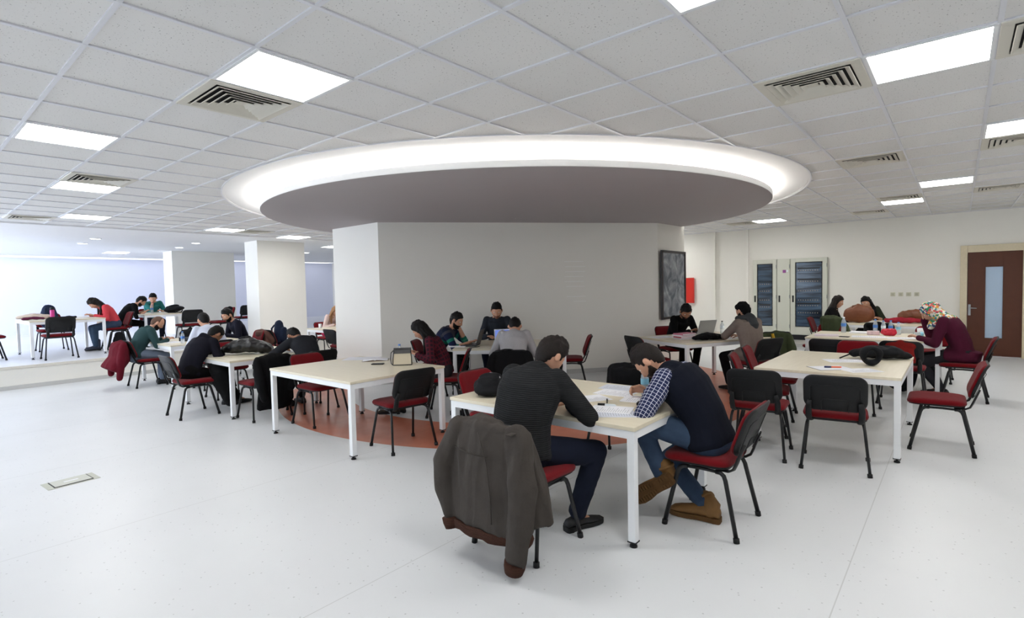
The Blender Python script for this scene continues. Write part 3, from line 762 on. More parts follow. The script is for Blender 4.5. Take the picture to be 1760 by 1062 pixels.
def mesh_from(name, v, f, mats, parent=None, mi=None, uv=None):
    if not isinstance(mats, (list, tuple)): mats = [mats]
    me = bpy.data.meshes.new(name); me.from_pydata(np.asarray(v).tolist(), [], f)
    for m in mats: me.materials.append(m)
    if mi is not None: me.polygons.foreach_set('material_index', mi)
    me.polygons.foreach_set('use_smooth', [True] * len(me.polygons))
    if uv is not None:
        l = me.uv_layers.new(name='UVMap'); vi = np.empty(len(me.loops), dtype=np.int32); me.loops.foreach_get('vertex_index', vi)
        l.data.foreach_set('uv', uv[vi].astype(np.float32).ravel())
    me.update(); o = bpy.data.objects.new(name, me); col.objects.link(o)
    if parent: o.parent = parent
    return o
def rotm(ax, a): return Matrix.Rotation(a, 3, ax)
def ik(a, b, l1, l2, pole):
    a, b, pole = Vector(a), Vector(b), Vector(pole); d = b - a; L_ = min(d.length, (l1 + l2) * .995); dn = d.normalized()
    b = a + dn * L_
    x = (l1 * l1 - l2 * l2 + L_ * L_) / (2 * L_); h = sqrt(max(0, l1 * l1 - x * x))
    p = pole - dn * pole.dot(dn); p.normalize()
    return a + dn * x + p * h, b

def head_point(th, ph):
    """th: azimuth (0 = right ear, pi/2 = face), ph: elevation"""
    x, y, z = cos(ph) * cos(th), cos(ph) * sin(th), sin(ph)
    X, Y, Z = x * .077, y * .098, z * .118
    if z < 0:
        t = -z; X *= 1 - .34 * t ** 1.3
        if y < 0: Y *= 1 - .28 * t
        else: Y *= 1 - .10 * t
        if y > .2: Y += .018 * t ** 2
    if y > 0:
        Y *= .965
        g = lambda v, s: math.exp(-(v / s) ** 2)
        nz = max(0, min(1, (.018 - Z) / .05)) if Z > -.034 else max(0, 1 - (-.034 - Z) / .012)
        Y += .024 * g(X, .0115) * nz
        Y -= .011 * g(abs(X) - .031, .015) * g(Z - .012, .012)
        Y += .005 * g(Z - .032, .010) * g(abs(X) - .026, .024)
        Y += .005 * g(Z + .062, .009) * g(X, .022)
        Y -= .003 * g(Z + .078, .006) * g(X, .02)
        Y += .008 * g(Z + .098, .014) * g(X, .022)
        X += (.004 if X > 0 else -.004) * g(abs(X) - .055, .016) * g(Z + .02, .02)
    return Vector((X, Y, Z))
NH, KH = 44, 34
def head_rings(fn):
    return [[fn(2 * pi * j / NH, -pi / 2 + pi * (.015 + .97 * i / KH)) for j in range(NH)] for i in range(KH + 1)]
def sstep(x): x = max(0, min(1, x)); return x * x * (3 - 2 * x)
def interp(x, xs, ys): return float(np.interp(x, xs, ys))

def hand(mb, w_, d, n, side, curl=.5, spread=1.0, s=1.0):
    """palm, four unequal fingers with three bends each, thumb from the side of the palm.
    d: hand direction, n: where the palm faces, side: +1 right hand"""
    d = Vector(d).normalized(); n = Vector(n); n = (n - d * n.dot(d)).normalized(); a = d.cross(n) * side   # a points to the thumb side
    mb.blob([w_ - d * .02, w_ + d * .03 * s, w_ + d * .075 * s], [.022, .031 * s, .034 * s], 12, flat=.42, up=a)
    for off, ln, r in ((.028, .068, .0088), (.0095, .077, .0092), (-.009, .071, .0088), (-.026, .056, .0078)):
        p = w_ + d * .078 * s + a * off * s; pts = [p - d * .015, p]; ang = 0; dd = (d + a * off * 2.2 * spread).normalized(); ax = dd.cross(n)
        for fr_, bend in ((.45, .55), (.30, .95), (.25, .7)):
            ang += bend * curl; v = dd * cos(ang) + n * sin(ang); p = p + v * ln * fr_ * s; pts.append(p)
        mb.blob(pts, [r * s, r * s, r * .97 * s, r * .9 * s, r * .8 * s], 8, cap=3)
    p = w_ + d * .022 * s + a * .026 * s; v = (d * .62 + a * .70 + n * .34).normalized(); q = p + v * .042 * s; v2 = (d * .9 + a * .2 + n * (.3 + .5 * curl)).normalized(); r_ = q + v2 * .034 * s
    mb.blob([p, q, r_, r_ + v2 * .012], [.0135 * s, .0115 * s, .0098 * s, .008 * s], 8, cap=3)

def shoe(parent, ankle, fwd, up, upper=SHOEB, sole=SOLE, boot=0, name='shoe', s=1.0, shank=None):
    tread = 0 < boot < .06
    fwd = Vector(fwd).normalized(); up = Vector(up); up = (up - fwd * up.dot(fwd)).normalized(); rt = fwd.cross(up)
    o = Vector(ankle) - up * .085 * s - fwd * .045 * s            # heel bottom centre ... sole plane
    def pt(x, y, z): return o + rt * x * s + fwd * y * s + up * z * s
    prof = [(-.035, .030, .055), (-.02, .036, .075), (.03, .038, .085), (.09, .040, .070), (.14, .046, .055), (.19, .047, .045), (.225, .038, .036), (.242, .020, .024)]
    if boot: prof = [(y, hw * 1.04, h * 1.12 + .012) for y, hw, h in prof]
    b = MB(); rings = []
    for y, hw, h in prof:
        rings.append([pt(hw * cos(t) * (1 if sin(t) < .3 else .9), y, .022 + max(0, h - .02) * (.5 + .5 * sin(t)) if True else 0) for t in [2 * pi * k / 14 for k in range(14)]])
    b.loft(rings)
    if boot:
        k_ = pt(0, .004, .085); sd_ = (Vector(shank) if shank else up).normalized()
        b.blob([pt(0, .012, .055), k_, k_ + sd_ * (.03 + boot)], [.043 * s, .045 * s, .047 * s], 14, cap=2)
        b.tube([k_ + sd_ * (.022 + boot), k_ + sd_ * (.040 + boot)], [.051 * s, .051 * s], 16)
    sh = b.build(name, upper, parent)
    c = MB(); out = []
    for y, hw in ((-.040, .022), (-.034, .034), (0, .039), (.05, .036), (.09, .037), (.14, .047), (.19, .049), (.228, .040), (.25, .020)): out.append((hw, y))
    ring_ = out + [(-x, y) for x, y in reversed(out)]
    c.loft([[pt(x, y, z) for x, y in ring_] for z in (0.004, .030)], smooth=False)
    c.loft([[pt(x * .96, y, z) for x, y in ring_ if y < .05] for z in (-.006, .006)], smooth=False)
    if tread:
        for k in range(9):                    # tread lugs
            y = .085 + k * .018; hw = interp(y, [.08, .14, .19, .25], [.03, .044, .044, .02])
            for sx in (1, -1):
                c.box(pt(sx * hw * .62, y, -.001), (hw * .62 * s, .010 * s, .010 * s), M=Matrix((rt, fwd, up)).transposed())
        for k in range(4):
            for sx in (1, -1): c.box(pt(sx * .021, -.024 + k * .019, -.008), (.020 * s, .010 * s, .008 * s), M=Matrix((rt, fwd, up)).transposed())
    c.build('sole', sole, sh)
    if tread:
        l = MB()
        for k in range(4): z = .085 - k * .012; y = .075 + k * .017; l.tube([pt(-.022, y, z - .006), pt(0, y + .003, z + .006), pt(.022, y, z - .006)], .0022, 6)
        l.build('lace', mat('lace_tan', (170, 140, 90), .8), sh)
    return sh

PEOPLE = []
def person(label, x, y, deg, zf=0, lean=30, curl=10, side=0, twist=0, hp=40, hy=0, hr=0, seat=.475, bulk=1.0, H=1.0,
           handL=(-.13, .40, .775), handR=(.13, .42, .775), curlL=.5, curlR=.6, palmL=(0, 0, -1), palmR=(0, 0, -1), dirL=None, dirR=None,
           elbL=(-.6, -.2, -1), elbR=(.6, -.2, -1), footL=(-.11, .40, .09), footR=(.11, .36, .09), kneeL=(-.15, .5, 1), kneeR=(.15, .5, 1),
           fdirL=(-.1, 1, 0), fdirR=(.1, 1, 0), fupL=(0, 0, 1), fupR=(0, 0, 1), skin=SKIN, top=BLACKC, top_name='sweater', legs=JEANSD, legs_name='trousers', hair=HAIRB, hairstyle='short', beard=None,
           sleeve=1.0, vox=.0085, tvox=.011, fold=.005, vest=None, shoes=SHOEB, boot=0, hood=None, face=True, collar=True, pattern=None, hairt=.014, gather=1.0, coat_len=0, neckdir=None, soleS=RUBBER, torso_w=1.0, shoes_on=True):
    V = Vector
    # --- skeleton in the sitter's frame (y forward)
    a1, a2, a3 = radians(lean * .5), radians(lean), radians(lean * 1.12 + curl)
    sd = radians(side)
    def dr(a): return V((sin(sd) * .8, sin(a), cos(a))).normalized()
    p0 = V((0, 0, seat + .095)); p1 = p0 + dr(a1) * .15 * H; p2 = p1 + dr(a2) * .17 * H; p3 = p2 + dr(a3) * .17 * H
    tw = rotm('Z', radians(twist)); X = tw @ V((1, 0, 0)); X2 = (rotm('Z', radians(twist * .5)) @ V((1, 0, 0)))
    HR = rotm('Z', radians(hy + twist)) @ rotm('X', -radians(hp)) @ rotm('Y', radians(hr))
    hu, hf, hx = HR @ V((0, 0, 1)), HR @ V((0, 1, 0)), HR @ V((1, 0, 0))
    nd = (dr(a3) * .55 + hu * .6).normalized(); nt = p3 + nd * .060 * H
    hc = nt + hu * .088 * H + hf * .02; HH = H * 1.06
    SW = .6 + .4 * bulk
    shL = p3 - dr(a3) * .045 - X * .165 * H * SW; shR = p3 - dr(a3) * .045 + X * .165 * H * SW
    elL, wrL = ik(shL, handL, .28 * H, .255 * H, elbL); elR, wrR = ik(shR, handR, .28 * H, .255 * H, elbR)
    hiL, hiR = p0 + V((-.09, .0, -.01)), p0 + V((.09, .0, -.01))
    knL, anL = ik(hiL, footL, .43 * H, .42 * H, kneeL); knR, anR = ik(hiR, footR, .43 * H, .42 * H, kneeR)
    # --- body: one continuous surface of skin
    b = MB()
    b.loft([[hc + HR @ p * HH for p in r] for r in head_rings(head_point)])
    for s_ in (1, -1): b.ellip(hc + HR @ V((s_ * .083, -.006, -.004)) * HH, (.010, .020, .032), n=10, k=6, M=HR @ rotm('Z', s_ * -.35))
    b.blob([p3 - dr(a3) * .05, p3 + nd * .02, nt, hc - hu * .055 - hf * .012], [.062, .055, .052, .054], 14)
    b.blob([p0, p1, p2, p3 - dr(a3) * .06], [.12, .115, .13, .115], 14, flat=.68, up=(1, 0, 0))
    b.blob([p3 - dr(a3) * .05 - X * .15, p3 - dr(a3) * .04, p3 - dr(a3) * .05 + X * .15], [.045, .055, .045], 12)
    for sh, el, wr in ((shL, elL, wrL), (shR, elR, wrR)):
        b.blob([sh, (sh + el) / 2, el], [.047, .042, .036], 10); m = el + (wr - el) * .35
        b.blob([el, m, wr], [.037, .038, .025], 10)
    dL = V(dirL) if dirL else (wrL - elL).normalized(); dR = V(dirR) if dirR else (wrR - elR).normalized()
    hand(b, wrL + (wrL - elL).normalized() * .012, dL, palmL, -1, curlL, s=H); hand(b, wrR + (wrR - elR).normalized() * .012, dR, palmR, 1, curlR, s=H)
    for hi, kn, an, fd in ((hiL, knL, anL, fdirL), (hiR, knR, anR, fdirR)):
        b.blob([hi, (hi + kn) / 2, kn], [.07, .06, .048], 10); b.blob([kn, kn + (an - kn) * .4, an], [.045, .043, .03], 10)
        b.blob([an, an + V(fd).normalized() * .09 - V((0, 0, .045))], [.028, .024], 8)
    v, f = soft(b, vox, 1)
    # lips tinted by where they are on the face
    fc = np.array([v[list(q)].mean(0) for q in f]) - np.array(hc); R = np.array(HR.transposed()); lc = fc @ np.array(HR) / HH
    mi = np.where((lc[:, 1] > .066) & (abs(lc[:, 0]) < .024) & (lc[:, 2] < -.055) & (lc[:, 2] > -.073), 1, 0).astype(int).tolist()
    root = mesh_from('person', v, f, [skin, LIP], mi=mi)
    root.location = (x, y, zf); root.rotation_euler = (0, 0, radians(deg - 90)); tag(root, label, 'person')
    root['group'] = 'students working at the tables'
    # --- garments
    def torso(mb, k, wx=1.0):
        k *= bulk
        secs = [(p0 - dr(a1) * .055, .165, .72), (p0 - dr(a1) * .02, .172, .74), (p0 + dr(a1) * .08, .152, .76), (p1, .150, .78), ((p1 + p2) / 2, .160, .76), (p2, .172, .72), ((p2 + p3) / 2, .176, .66), (p3 - dr(a3) * .045, .158, .58), (p3 - dr(a3) * .012, .105, .66), (p3 + nd * .012, .068, .86)]
        mb.tube([q for q, _, _ in secs[:8]], [(r + .012) * k for _, r, _ in secs[:8]], 20, flat=.66, up=X2)
        mb.blob([p1, p2, p3 - dr(a3) * .05], [.118 * k, .128 * k, .10 * k], 16, flat=.95, up=X)
        mb.blob([p3 - dr(a3) * .05 - X * .14, p3 - dr(a3) * .035, p3 - dr(a3) * .05 + X * .14], [.060 * k, .078 * k, .060 * k], 14)
    def arms(mb, k, sl=1.0):
        k *= .5 + .5 * bulk
        for sh, el, wr in ((shL, elL, wrL), (shR, elR, wrR)):
            mb.blob([sh + (el - sh) * -.05, sh + (el - sh) * .5, el], [.066 * k, .060 * k, .052 * k], 14)
            e = el + (wr - el) * (.08 + .90 * sl) if sl < 1 else wr
            mb.blob([el, el + (e - el) * .5, e], [.052 * k, .049 * k, .037 * k + (.004 if sl < 1 else 0)], 14, cap=1)
    def bones():
        B = [(p0, p1, 0), (p1, p2, .15), (p2, p3, .32)]
        for i, (sh, el, wr) in enumerate(((shL, elL, wrL), (shR, elR, wrR))): B += [(sh, el, 2 + i * 2), (el, wr, 2.28 + i * 2)]
        return B
    def uvmap(v):
        B = bones(); best = np.full(len(v), 1e9); uv = np.zeros((len(v), 2))
        for k, (a, c, off) in enumerate(B):
            a_, c_ = np.array(a), np.array(c); d_ = c_ - a_; L_ = np.linalg.norm(d_); d_ = d_ / L_
            t = np.clip((v - a_) @ d_, 0 if k else -9, L_); q = a_ + t[:, None] * d_; e = v - q; dist = np.linalg.norm(e, axis=1) * (1 if k < 3 else 1.75)
            ref = np.array([1.0, 0, 0]) if k < 3 else np.array([0, 0, 1.0]); ref = ref - d_ * (ref @ d_); ref /= np.linalg.norm(ref); r2 = np.cross(d_, ref)
            ang = np.arctan2(e @ r2, e @ ref); m = dist < best
            best[m] = dist[m]; uv[m, 0] = (ang * (.17 if k < 3 else .055))[m] if True else 0; uv[m, 1] = ((v - a_) @ d_ + off)[m]
        return uv
    seed = len(PEOPLE) + 1
    if vest:
        g = MB(); arms(g, 1.06, sleeve); torso(g, .93)
        v, f = soft(g, tvox, 4, fold, 9, seed); mesh_from('shirt', v, f, top, root, uv=uvmap(v))
        g = MB(); torso(g, 1.07); v, f = soft(g, tvox, 6, fold * .8, 5, seed + .5)
        mesh_from('vest', v, f, vest, root)
        g = MB(); g.lathe([(.060, -.012), (.066, .0), (.064, .028), (.056, .030), (.054, 0)], n=20, M=Matrix((X, X.cross(nd) * -1, nd)).transposed(), c=p3 + nd * .012)
        g.build('collar', top, root)
    else:
        g = MB(); torso(g, 1.0); arms(g, 1.0, sleeve)
        if coat_len:                                   # coat skirt falling over the seat and thighs
            g.tube([p0 + V((0, -.125, .06)), p0 + V((0, -.115, .0)), p0 + V((0, -.02, -.02)), (hiL + hiR) / 2 * .6 + (knL + knR) / 2 * .4 + V((0, 0, .02))], [.13 * bulk, .17 * bulk, .20 * bulk, .20 * bulk], 18, flat=.52, up=(1, 0, 0))
        if hood:
            bk = -1 * (dr(a3).cross(X)); bk = X.cross(dr(a3)) * -1
            if bk.y > 0: bk = -bk
            g.blob([p3 - X * .09 + bk * .02, p3 + bk * .085 - dr(a3) * .01, p3 + X * .09 + bk * .02], [.045, .062, .045], 12)
            g.blob([p3 + bk * .07, p3 + bk * .10 - dr(a3) * .10], [.06, .035], 12)
        v, f = soft(g, tvox, 5, fold, 7, seed)
        mesh_from(top_name, v, f, top, root, uv=uvmap(v) if pattern else None)
        if collar:
            g = MB(); g.lathe([(.064, -.014), (.068, -.002), (.062, .010), (.055, .008), (.054, -.01)], n=20, M=Matrix((X, X.cross(nd) * -1, nd)).transposed(), c=p3 + nd * .016)
            g.build('collar', top, root)
    g = MB(); g.blob([p0 + V((-.06, -.01, -.005)), p0 + V((.06, -.01, -.005))], [.122 * bulk] * 2, 14, flat=.86, up=(0, 0, 1))
    g.blob([p0, p0 + dr(a1) * .06], [.142 * bulk, .125 * bulk], 14, flat=.70, up=(1, 0, 0))
    kb = .6 + .4 * bulk
    for hi, kn, an in ((hiL, knL, anL), (hiR, knR, anR)):
        g.blob([hi, (hi + kn) / 2, kn], [.098 * kb, .086 * kb, .066 * kb], 14); e = an + (kn - an).normalized() * .012
        g.blob([kn, kn + (e - kn) * .5, e], [.066 * kb, .060 * kb, .052 * kb], 14, cap=1)
    v, f = soft(g, tvox, 4, fold * .8, 9, seed + .3, stretch=(1, .6, 1)); mesh_from(legs_name, v, f, legs, root)
    if shoes_on:
        sc_ = H * (1.14 if 0 < boot < .06 else 1.0)
        shoe(root, anL, fdirL, fupL, shoes, soleS, boot, 'boot' if boot else 'shoe', sc_, knL - anL); shoe(root, anR, fdirR, fupR, shoes, soleS, boot, 'boot' if boot else 'shoe', sc_, knR - anR)
    # --- hair
    def cap_fn(th, ph, zs, ys, t0, t1, inner=.90):
        p = head_point(th, ph); m = sstep((p.z - interp(p.y, ys, zs)) / .014 + .5)
        nn = V((p.x / .077, p.y / .098, p.z / .118)).normalized()
        tk = t0 + (t1 - t0) * max(0, p.z / .118); q = p * 14 + V((seed, 0, 0)); tk *= 1 + .6 * noise.noise(q * 1.6) + .7 * noise.noise(Vector((q.x * 6, q.y * 2.5, q.z * 4)))
        return p * (inner + (1 - inner) * m) + nn * tk * m
    ys = [-.10, -.06, -.035, -.02, .004, .016, .030, .045, .07, .1]
    HS = {'short': ([-.13, -.105, -.055, .020, .026, -.012, -.006, .046, .063, .065], .0035, hairt + .004), 'thick': ([-.13, -.115, -.055, .018, .024, -.014, -.008, .044, .058, .060], .006, hairt + .010),
          'bald': ([-.10, -.09, -.05, .015, .02, .0, .5, .5, .5, .5], .002, .0015), 'long': ([-.09, -.09, -.085, -.07, -.05, -.04, -.01, .03, .058, .062], .016, .018), 'cap': ([-.085, -.08, -.06, -.01, .0, .010, .020, .030, .040, .042], .012, .016)}
    if hairstyle == 'scarf':
        g = MB()
        fn = lambda th, ph: (lambda p, m: p * (1 + .13 * m) if m > .02 else p * .9)(head_point(th, ph), sstep((interp(head_point(th, ph).y, [-.1, .0, .03, .06, .09], [-.2, -.2, -.12, .02, .05]) * -1 + head_point(th, ph).z) / .014 + .5))
        g.loft([[hc + HR @ p * HH for p in r] for r in head_rings(fn)])
        g.blob([hc - hu * .06 - hf * .03, p3 + nd * .03, p3 - dr(a3) * .05], [.078, .092, .135], 18); g.blob([hc - hu * .08 + hf * .045, p3 + V((0, .07, .0)), p3 + V((0, .13, -.10))], [.05, .065, .045], 14)
        v, f = soft(g, .008, 3, .006, 14, seed); mesh_from('headscarf', v, f, hair, root)
    else:
        zs, t0, t1 = HS[hairstyle]
        rings = [[hc + HR @ p * HH for p in r] for r in head_rings(lambda th, ph: cap_fn(th, ph, zs, ys, t0, t1))]
        g = MB()
        if hairstyle != 'long':
            g.loft(rings)
        else:
            g.loft(rings)
            back = -hf; 
            for k in range(-4, 5):
                a = k * .36; s0 = hc + (HR @ V((sin(a) * .062, -cos(a) * .082, .03))) * H; s1 = hc + HR @ V((sin(a) * .080, -cos(a) * .090, -.07)) * H
                dn = p3 - dr(a2) * .02 + X * (.075 * sin(a)) - V((0, .085 * cos(a) * (1 if lean < 60 else 1), 0)); end = dn - dr(a2) * .20 + V((X.x * .03 * sin(a), -.03, 0))
                if abs(k) == 4: dn = p3 + X * .10 * (1 if k > 0 else -1) + V((0, .03, .0)); end = dn - V((0, -.01, .17))
                g.blob([s0, s1, dn, end], [.034, .036, .040, .022], 10, flat=.75, up=hx)
            v, f = soft(g, .008, 3, .004, 18, seed, stretch=(1.6, 1.6, .25)); g = None
            mesh_from('hair', v, f, hair, root)
        if g:
            for s_ in (1, -1):
                pts = [hc + HR @ (head_point(pi / 2 - s_ * q, .31 + z) * 1.01) * H for q, z in ((.16, .0), (.36, .03), (.58, -.02))]
                g.blob(pts, [.0035, .0042, .003], 6, cap=2)
            g.build('hair' if hairstyle != 'cap' else 'knitted_cap', hair, root, recalc=True)
    if beard:
        def bf(th, ph):
            p = head_point(th, ph); m = sstep((interp(p.y, [-.02, .0, .03, .06, .09, .12], [-.2, -.01, -.035, -.045, -.040, -.043]) - p.z) / .012 + .5) * sstep((p.y + .01) / .012)
            lip = math.exp(-(p.x / .020) ** 2 - ((p.z + .064) / .007) ** 2)
            m *= 1 - min(1, lip * 1.6)
            nn = V((p.x / .077, p.y / .098, p.z / .118)).normalized(); return p * (.9 + .1 * m) + nn * .006 * m * (1 + .4 * noise.noise(p * 90))
        g = MB(); g.loft([[hc + HR @ p * HH for p in r] for r in head_rings(bf)]); g.build('beard', beard, root)
    if face:
        for s_ in (1, -1):
            g = MB(); c = hc + HR @ V((s_ * .031, .0745, .010)) * HH
            g.ellip(c, (.0125, .0125, .0085), 0, 12, 8, M=HR); g.ellip(c + HR @ V((0, .0098, -.002)), (.0055, .004, .0052), 1, 10, 6, M=HR)
            g.build('eye', [EYEW, HAIRB], root)
    info = dict(root=root, wrL=wrL, wrR=wrR, hc=hc, p3=p3, X=X, dr=dr(a3), anL=anL, anR=anR)
    PEOPLE.append(info); return info
def in_person(info, mb, name, m, label, cat):
    """something the person wears or carries, placed in the sitter's frame but top-level"""
    o = mb.build(name, m); r = info['root']; o.location = r.location; o.rotation_euler = r.rotation_euler; return tag(o, label, cat)

# garment materials with woven patterns
def plaid(name, base, lines, period=.024, wd=.11, extra=None):
    m, nt, b = new_mat(name); L = nt.links.new
    uv = N(nt, 'ShaderNodeUVMap'); sp = N(nt, 'ShaderNodeSeparateXYZ'); L(uv.outputs[0], sp.inputs[0])
    outs = []
    for k in (0, 1):
        ml = N(nt, 'ShaderNodeMath', operation='MULTIPLY', n_1=1 / period); L(sp.outputs[k], ml.inputs[0])
        fr_ = N(nt, 'ShaderNodeMath', operation='FRACT'); L(ml.outputs[0], fr_.inputs[0]); lt = N(nt, 'ShaderNodeMath', operation='LESS_THAN', n_1=wd); L(fr_.outputs[0], lt.inputs[0]); outs.append(lt)
    ad = N(nt, 'ShaderNodeMath', operation='ADD'); ad.use_clamp = True; L(outs[0].outputs[0], ad.inputs[0]); L(outs[1].outputs[0], ad.inputs[1])
    mx = N(nt, 'ShaderNodeMix', data_type='RGBA'); L(ad.outputs[0], mx.inputs[0]); mx.inputs[6].default_value = srgb(*base); mx.inputs[7].default_value = srgb(*lines)
    L(mx.outputs[2], b.inputs['Base Color']); b.inputs['Roughness'].default_value = .92; b.inputs['Specular IOR Level'].default_value = .15; return m
def stripes(name, stops):
    m, nt, b = new_mat(name); L = nt.links.new
    uv = N(nt, 'ShaderNodeUVMap'); sp = N(nt, 'ShaderNodeSeparateXYZ'); L(uv.outputs[0], sp.inputs[0])
    # along-the-bone length; sleeves carry an offset of 2 and 4
    mo = N(nt, 'ShaderNodeMath', operation='MODULO', n_1=2.0); L(sp.outputs[1], mo.inputs[0])
    gt = N(nt, 'ShaderNodeMath', operation='GREATER_THAN', n_1=1.5); L(sp.outputs[1], gt.inputs[0])
    iv = N(nt, 'ShaderNodeMath', operation='SUBTRACT', n_0=.44); L(mo.outputs[0], iv.inputs[1])
    mx = N(nt, 'ShaderNodeMix', data_type='FLOAT'); L(gt.outputs[0], mx.inputs[0]); L(mo.outputs[0], mx.inputs[2]); L(iv.outputs[0], mx.inputs[3])
    ml = N(nt, 'ShaderNodeMath', operation='MULTIPLY', n_1=2.0); L(mx.outputs[0], ml.inputs[0])
    cr = N(nt, 'ShaderNodeValToRGB'); cr.color_ramp.interpolation = 'CONSTANT'; e = cr.color_ramp.elements
    e[0].position = stops[0][0]; e[0].color = srgb(*stops[0][1]); e[1].position = stops[1][0]; e[1].color = srgb(*stops[1][1])
    for p, c in stops[2:]: q = e.new(p); q.color = srgb(*c)
    L(ml.outputs[0], cr.inputs[0]); L(cr.outputs[0], b.inputs['Base Color']); b.inputs['Roughness'].default_value = .92; b.inputs['Specular IOR Level'].default_value = .15; return m
def floral():
    m, nt, b = new_mat('floral_scarf'); L = nt.links.new
    tc = N(nt, 'ShaderNodeTexCoord'); v = N(nt, 'ShaderNodeTexVoronoi', i_Scale=44.0); n2 = N(nt, 'ShaderNodeTexNoise', i_Scale=20.0); L(tc.outputs['Object'], n2.inputs['Vector'])
    mp = N(nt, 'ShaderNodeMix', data_type='VECTOR'); mp.inputs[0].default_value = .06; L(tc.outputs['Object'], mp.inputs[4]); L(n2.outputs['Color'], mp.inputs[5]); L(mp.outputs[1], v.inputs['Vector'])
    sp = N(nt, 'ShaderNodeSeparateColor'); L(v.outputs['Color'], sp.inputs[0]); cr = N(nt, 'ShaderNodeValToRGB'); cr.color_ramp.interpolation = 'CONSTANT'; e = cr.color_ramp.elements
    cols = [(0, (226, 222, 210)), (.14, (46, 140, 96)), (.36, (222, 90, 70)), (.48, (238, 234, 224)), (.62, (222, 170, 60)), (.74, (52, 70, 120)), (.86, (60, 150, 150)), (.93, (200, 60, 90))]
    e[0].color = srgb(*cols[0][1]); e[1].position = cols[1][0]; e[1].color = srgb(*cols[1][1])
    for p, c in cols[2:]: q = e.new(p); q.color = srgb(*c)
    L(sp.outputs[0], cr.inputs[0]); L(cr.outputs[0], b.inputs['Base Color']); b.inputs['Roughness'].default_value = .8; return m
def ribbed(name, rgb, scale=160):
    m, nt, b = new_mat(name); L = nt.links.new
    tc = N(nt, 'ShaderNodeTexCoord'); wv = N(nt, 'ShaderNodeTexWave', i_Scale=scale / 6.0, i_Distortion=1.5); wv.bands_direction = 'Z'; L(tc.outputs['Object'], wv.inputs['Vector'])
    nz = N(nt, 'ShaderNodeTexNoise', i_Scale=60.0, i_Detail=5.0); mp = N(nt, 'ShaderNodeMapping'); mp.inputs['Scale'].default_value = (.3, .3, 4); L(tc.outputs['Object'], mp.inputs[0]); L(mp.outputs[0], nz.inputs['Vector'])
    mx = N(nt, 'ShaderNodeMix', data_type='RGBA'); L(nz.outputs[0], mx.inputs[0]); c = srgb(*rgb); mx.inputs[6].default_value = tuple(q * .6 for q in c[:3]) + (1,); mx.inputs[7].default_value = tuple(q * 1.5 for q in c[:3]) + (1,)
    L(mx.outputs[2], b.inputs['Base Color']); b.inputs['Roughness'].default_value = .95; b.inputs['Specular IOR Level'].default_value = .12
    bp = N(nt, 'ShaderNodeBump', i_Strength=.6, i_Distance=.004); L(wv.outputs[0], bp.inputs['Height']); L(bp.outputs[0], b.inputs['Normal']); return m
# ------------------------------------------------------------------ the people
KNIT = ribbed('knit_charcoal', (36, 37, 38)); PL_BLUE = plaid('check_shirt', (40, 46, 78), (205, 208, 222))
PL_RED = plaid('dark_red_check', (44, 26, 36), (84, 28, 40), .055, .35); NAVY = mat('wool_navy', (13, 17, 29), .95, noise_amt=.12, scale=120, bump=.4, bscale=400)
STR = stripes('green_stripes', [(0, (26, 34, 54)), (.16, (34, 110, 96)), (.24, (60, 150, 124)), (.30, (30, 36, 66)), (.52, (34, 112, 96)), (.62, (28, 34, 60)), (.8, (60, 60, 70))])
GREYD = mat('jersey_slate', (40, 44, 52), .9, noise_amt=.12, scale=60, bump=.3); GREYL = mat('shirt_pale_grey', (168, 166, 168), .9, noise_amt=.2, scale=130, bump=.3)
TAUPE = mat('coat_taupe', (122, 110, 102), .92, noise_amt=.12, scale=40, bump=.35); OLIVE = mat('shirt_dark_green', (48, 54, 42), .9, noise_amt=.12, bump=.3)
PLUM = mat('knit_plum', (72, 20, 42), .92, noise_amt=.12, scale=60, bump=.35); TEALD = mat('sweater_dark_teal', (42, 66, 68), .92, noise_amt=.12, scale=60, bump=.3)
WSHIRT = mat('shirt_white_blue', (206, 212, 228), .85, noise_amt=.06, scale=40, bump=.2); NAVYS = mat('sweater_navy', (24, 25, 38), .92, noise_amt=.12, scale=60, bump=.3)
CORAL = mat('knit_coral', (206, 70, 78), .9, noise_amt=.15, scale=60, bump=.3); TEAL = mat('shirt_teal', (44, 112, 110), .85, noise_amt=.12, scale=60, bump=.25)
BLUSH = mat('sweater_blush', (214, 190, 184), .9, noise_amt=.08, bump=.3); SLATE = mat('sweater_graphite', (40, 42, 47), .92, noise_amt=.12, bump=.3)
HOODN = mat('hoodie_ink', (20, 20, 30), .92, noise_amt=.14, bump=.35); STONE = mat('denim_pale', (110, 122, 140), .9, noise_amt=.2, scale=14, bump=.3)
FLORAL = floral(); CHARC = mat('trousers_charcoal', (40, 40, 44), .9, noise_amt=.12, bump=.3)
NEAR = dict(vox=.0058, tvox=.0085)
i1 = person('large man in a charcoal knitted sweater writing, his back to the camera', -2.15, 2.60, 88, lean=26, curl=14, hp=42, hy=-12, bulk=1.32, H=1.06, side=-5,
    handL=(-.16, .42, .79), handR=(.10, .42, .79), elbL=(-1, -.3, -.4), elbR=(1, -.2, -.5), footL=(-.2, .30, .09), footR=(.22, .30, .09), fdirL=(-.3, 1, 0), fdirR=(.3, 1, 0), kneeL=(-.3, .6, .8), kneeR=(.45, .6, .8),
    top=KNIT, legs=JEANSD, legs_name='jeans', hair=HAIRD, hairstyle='thick', fold=.007, **NEAR)
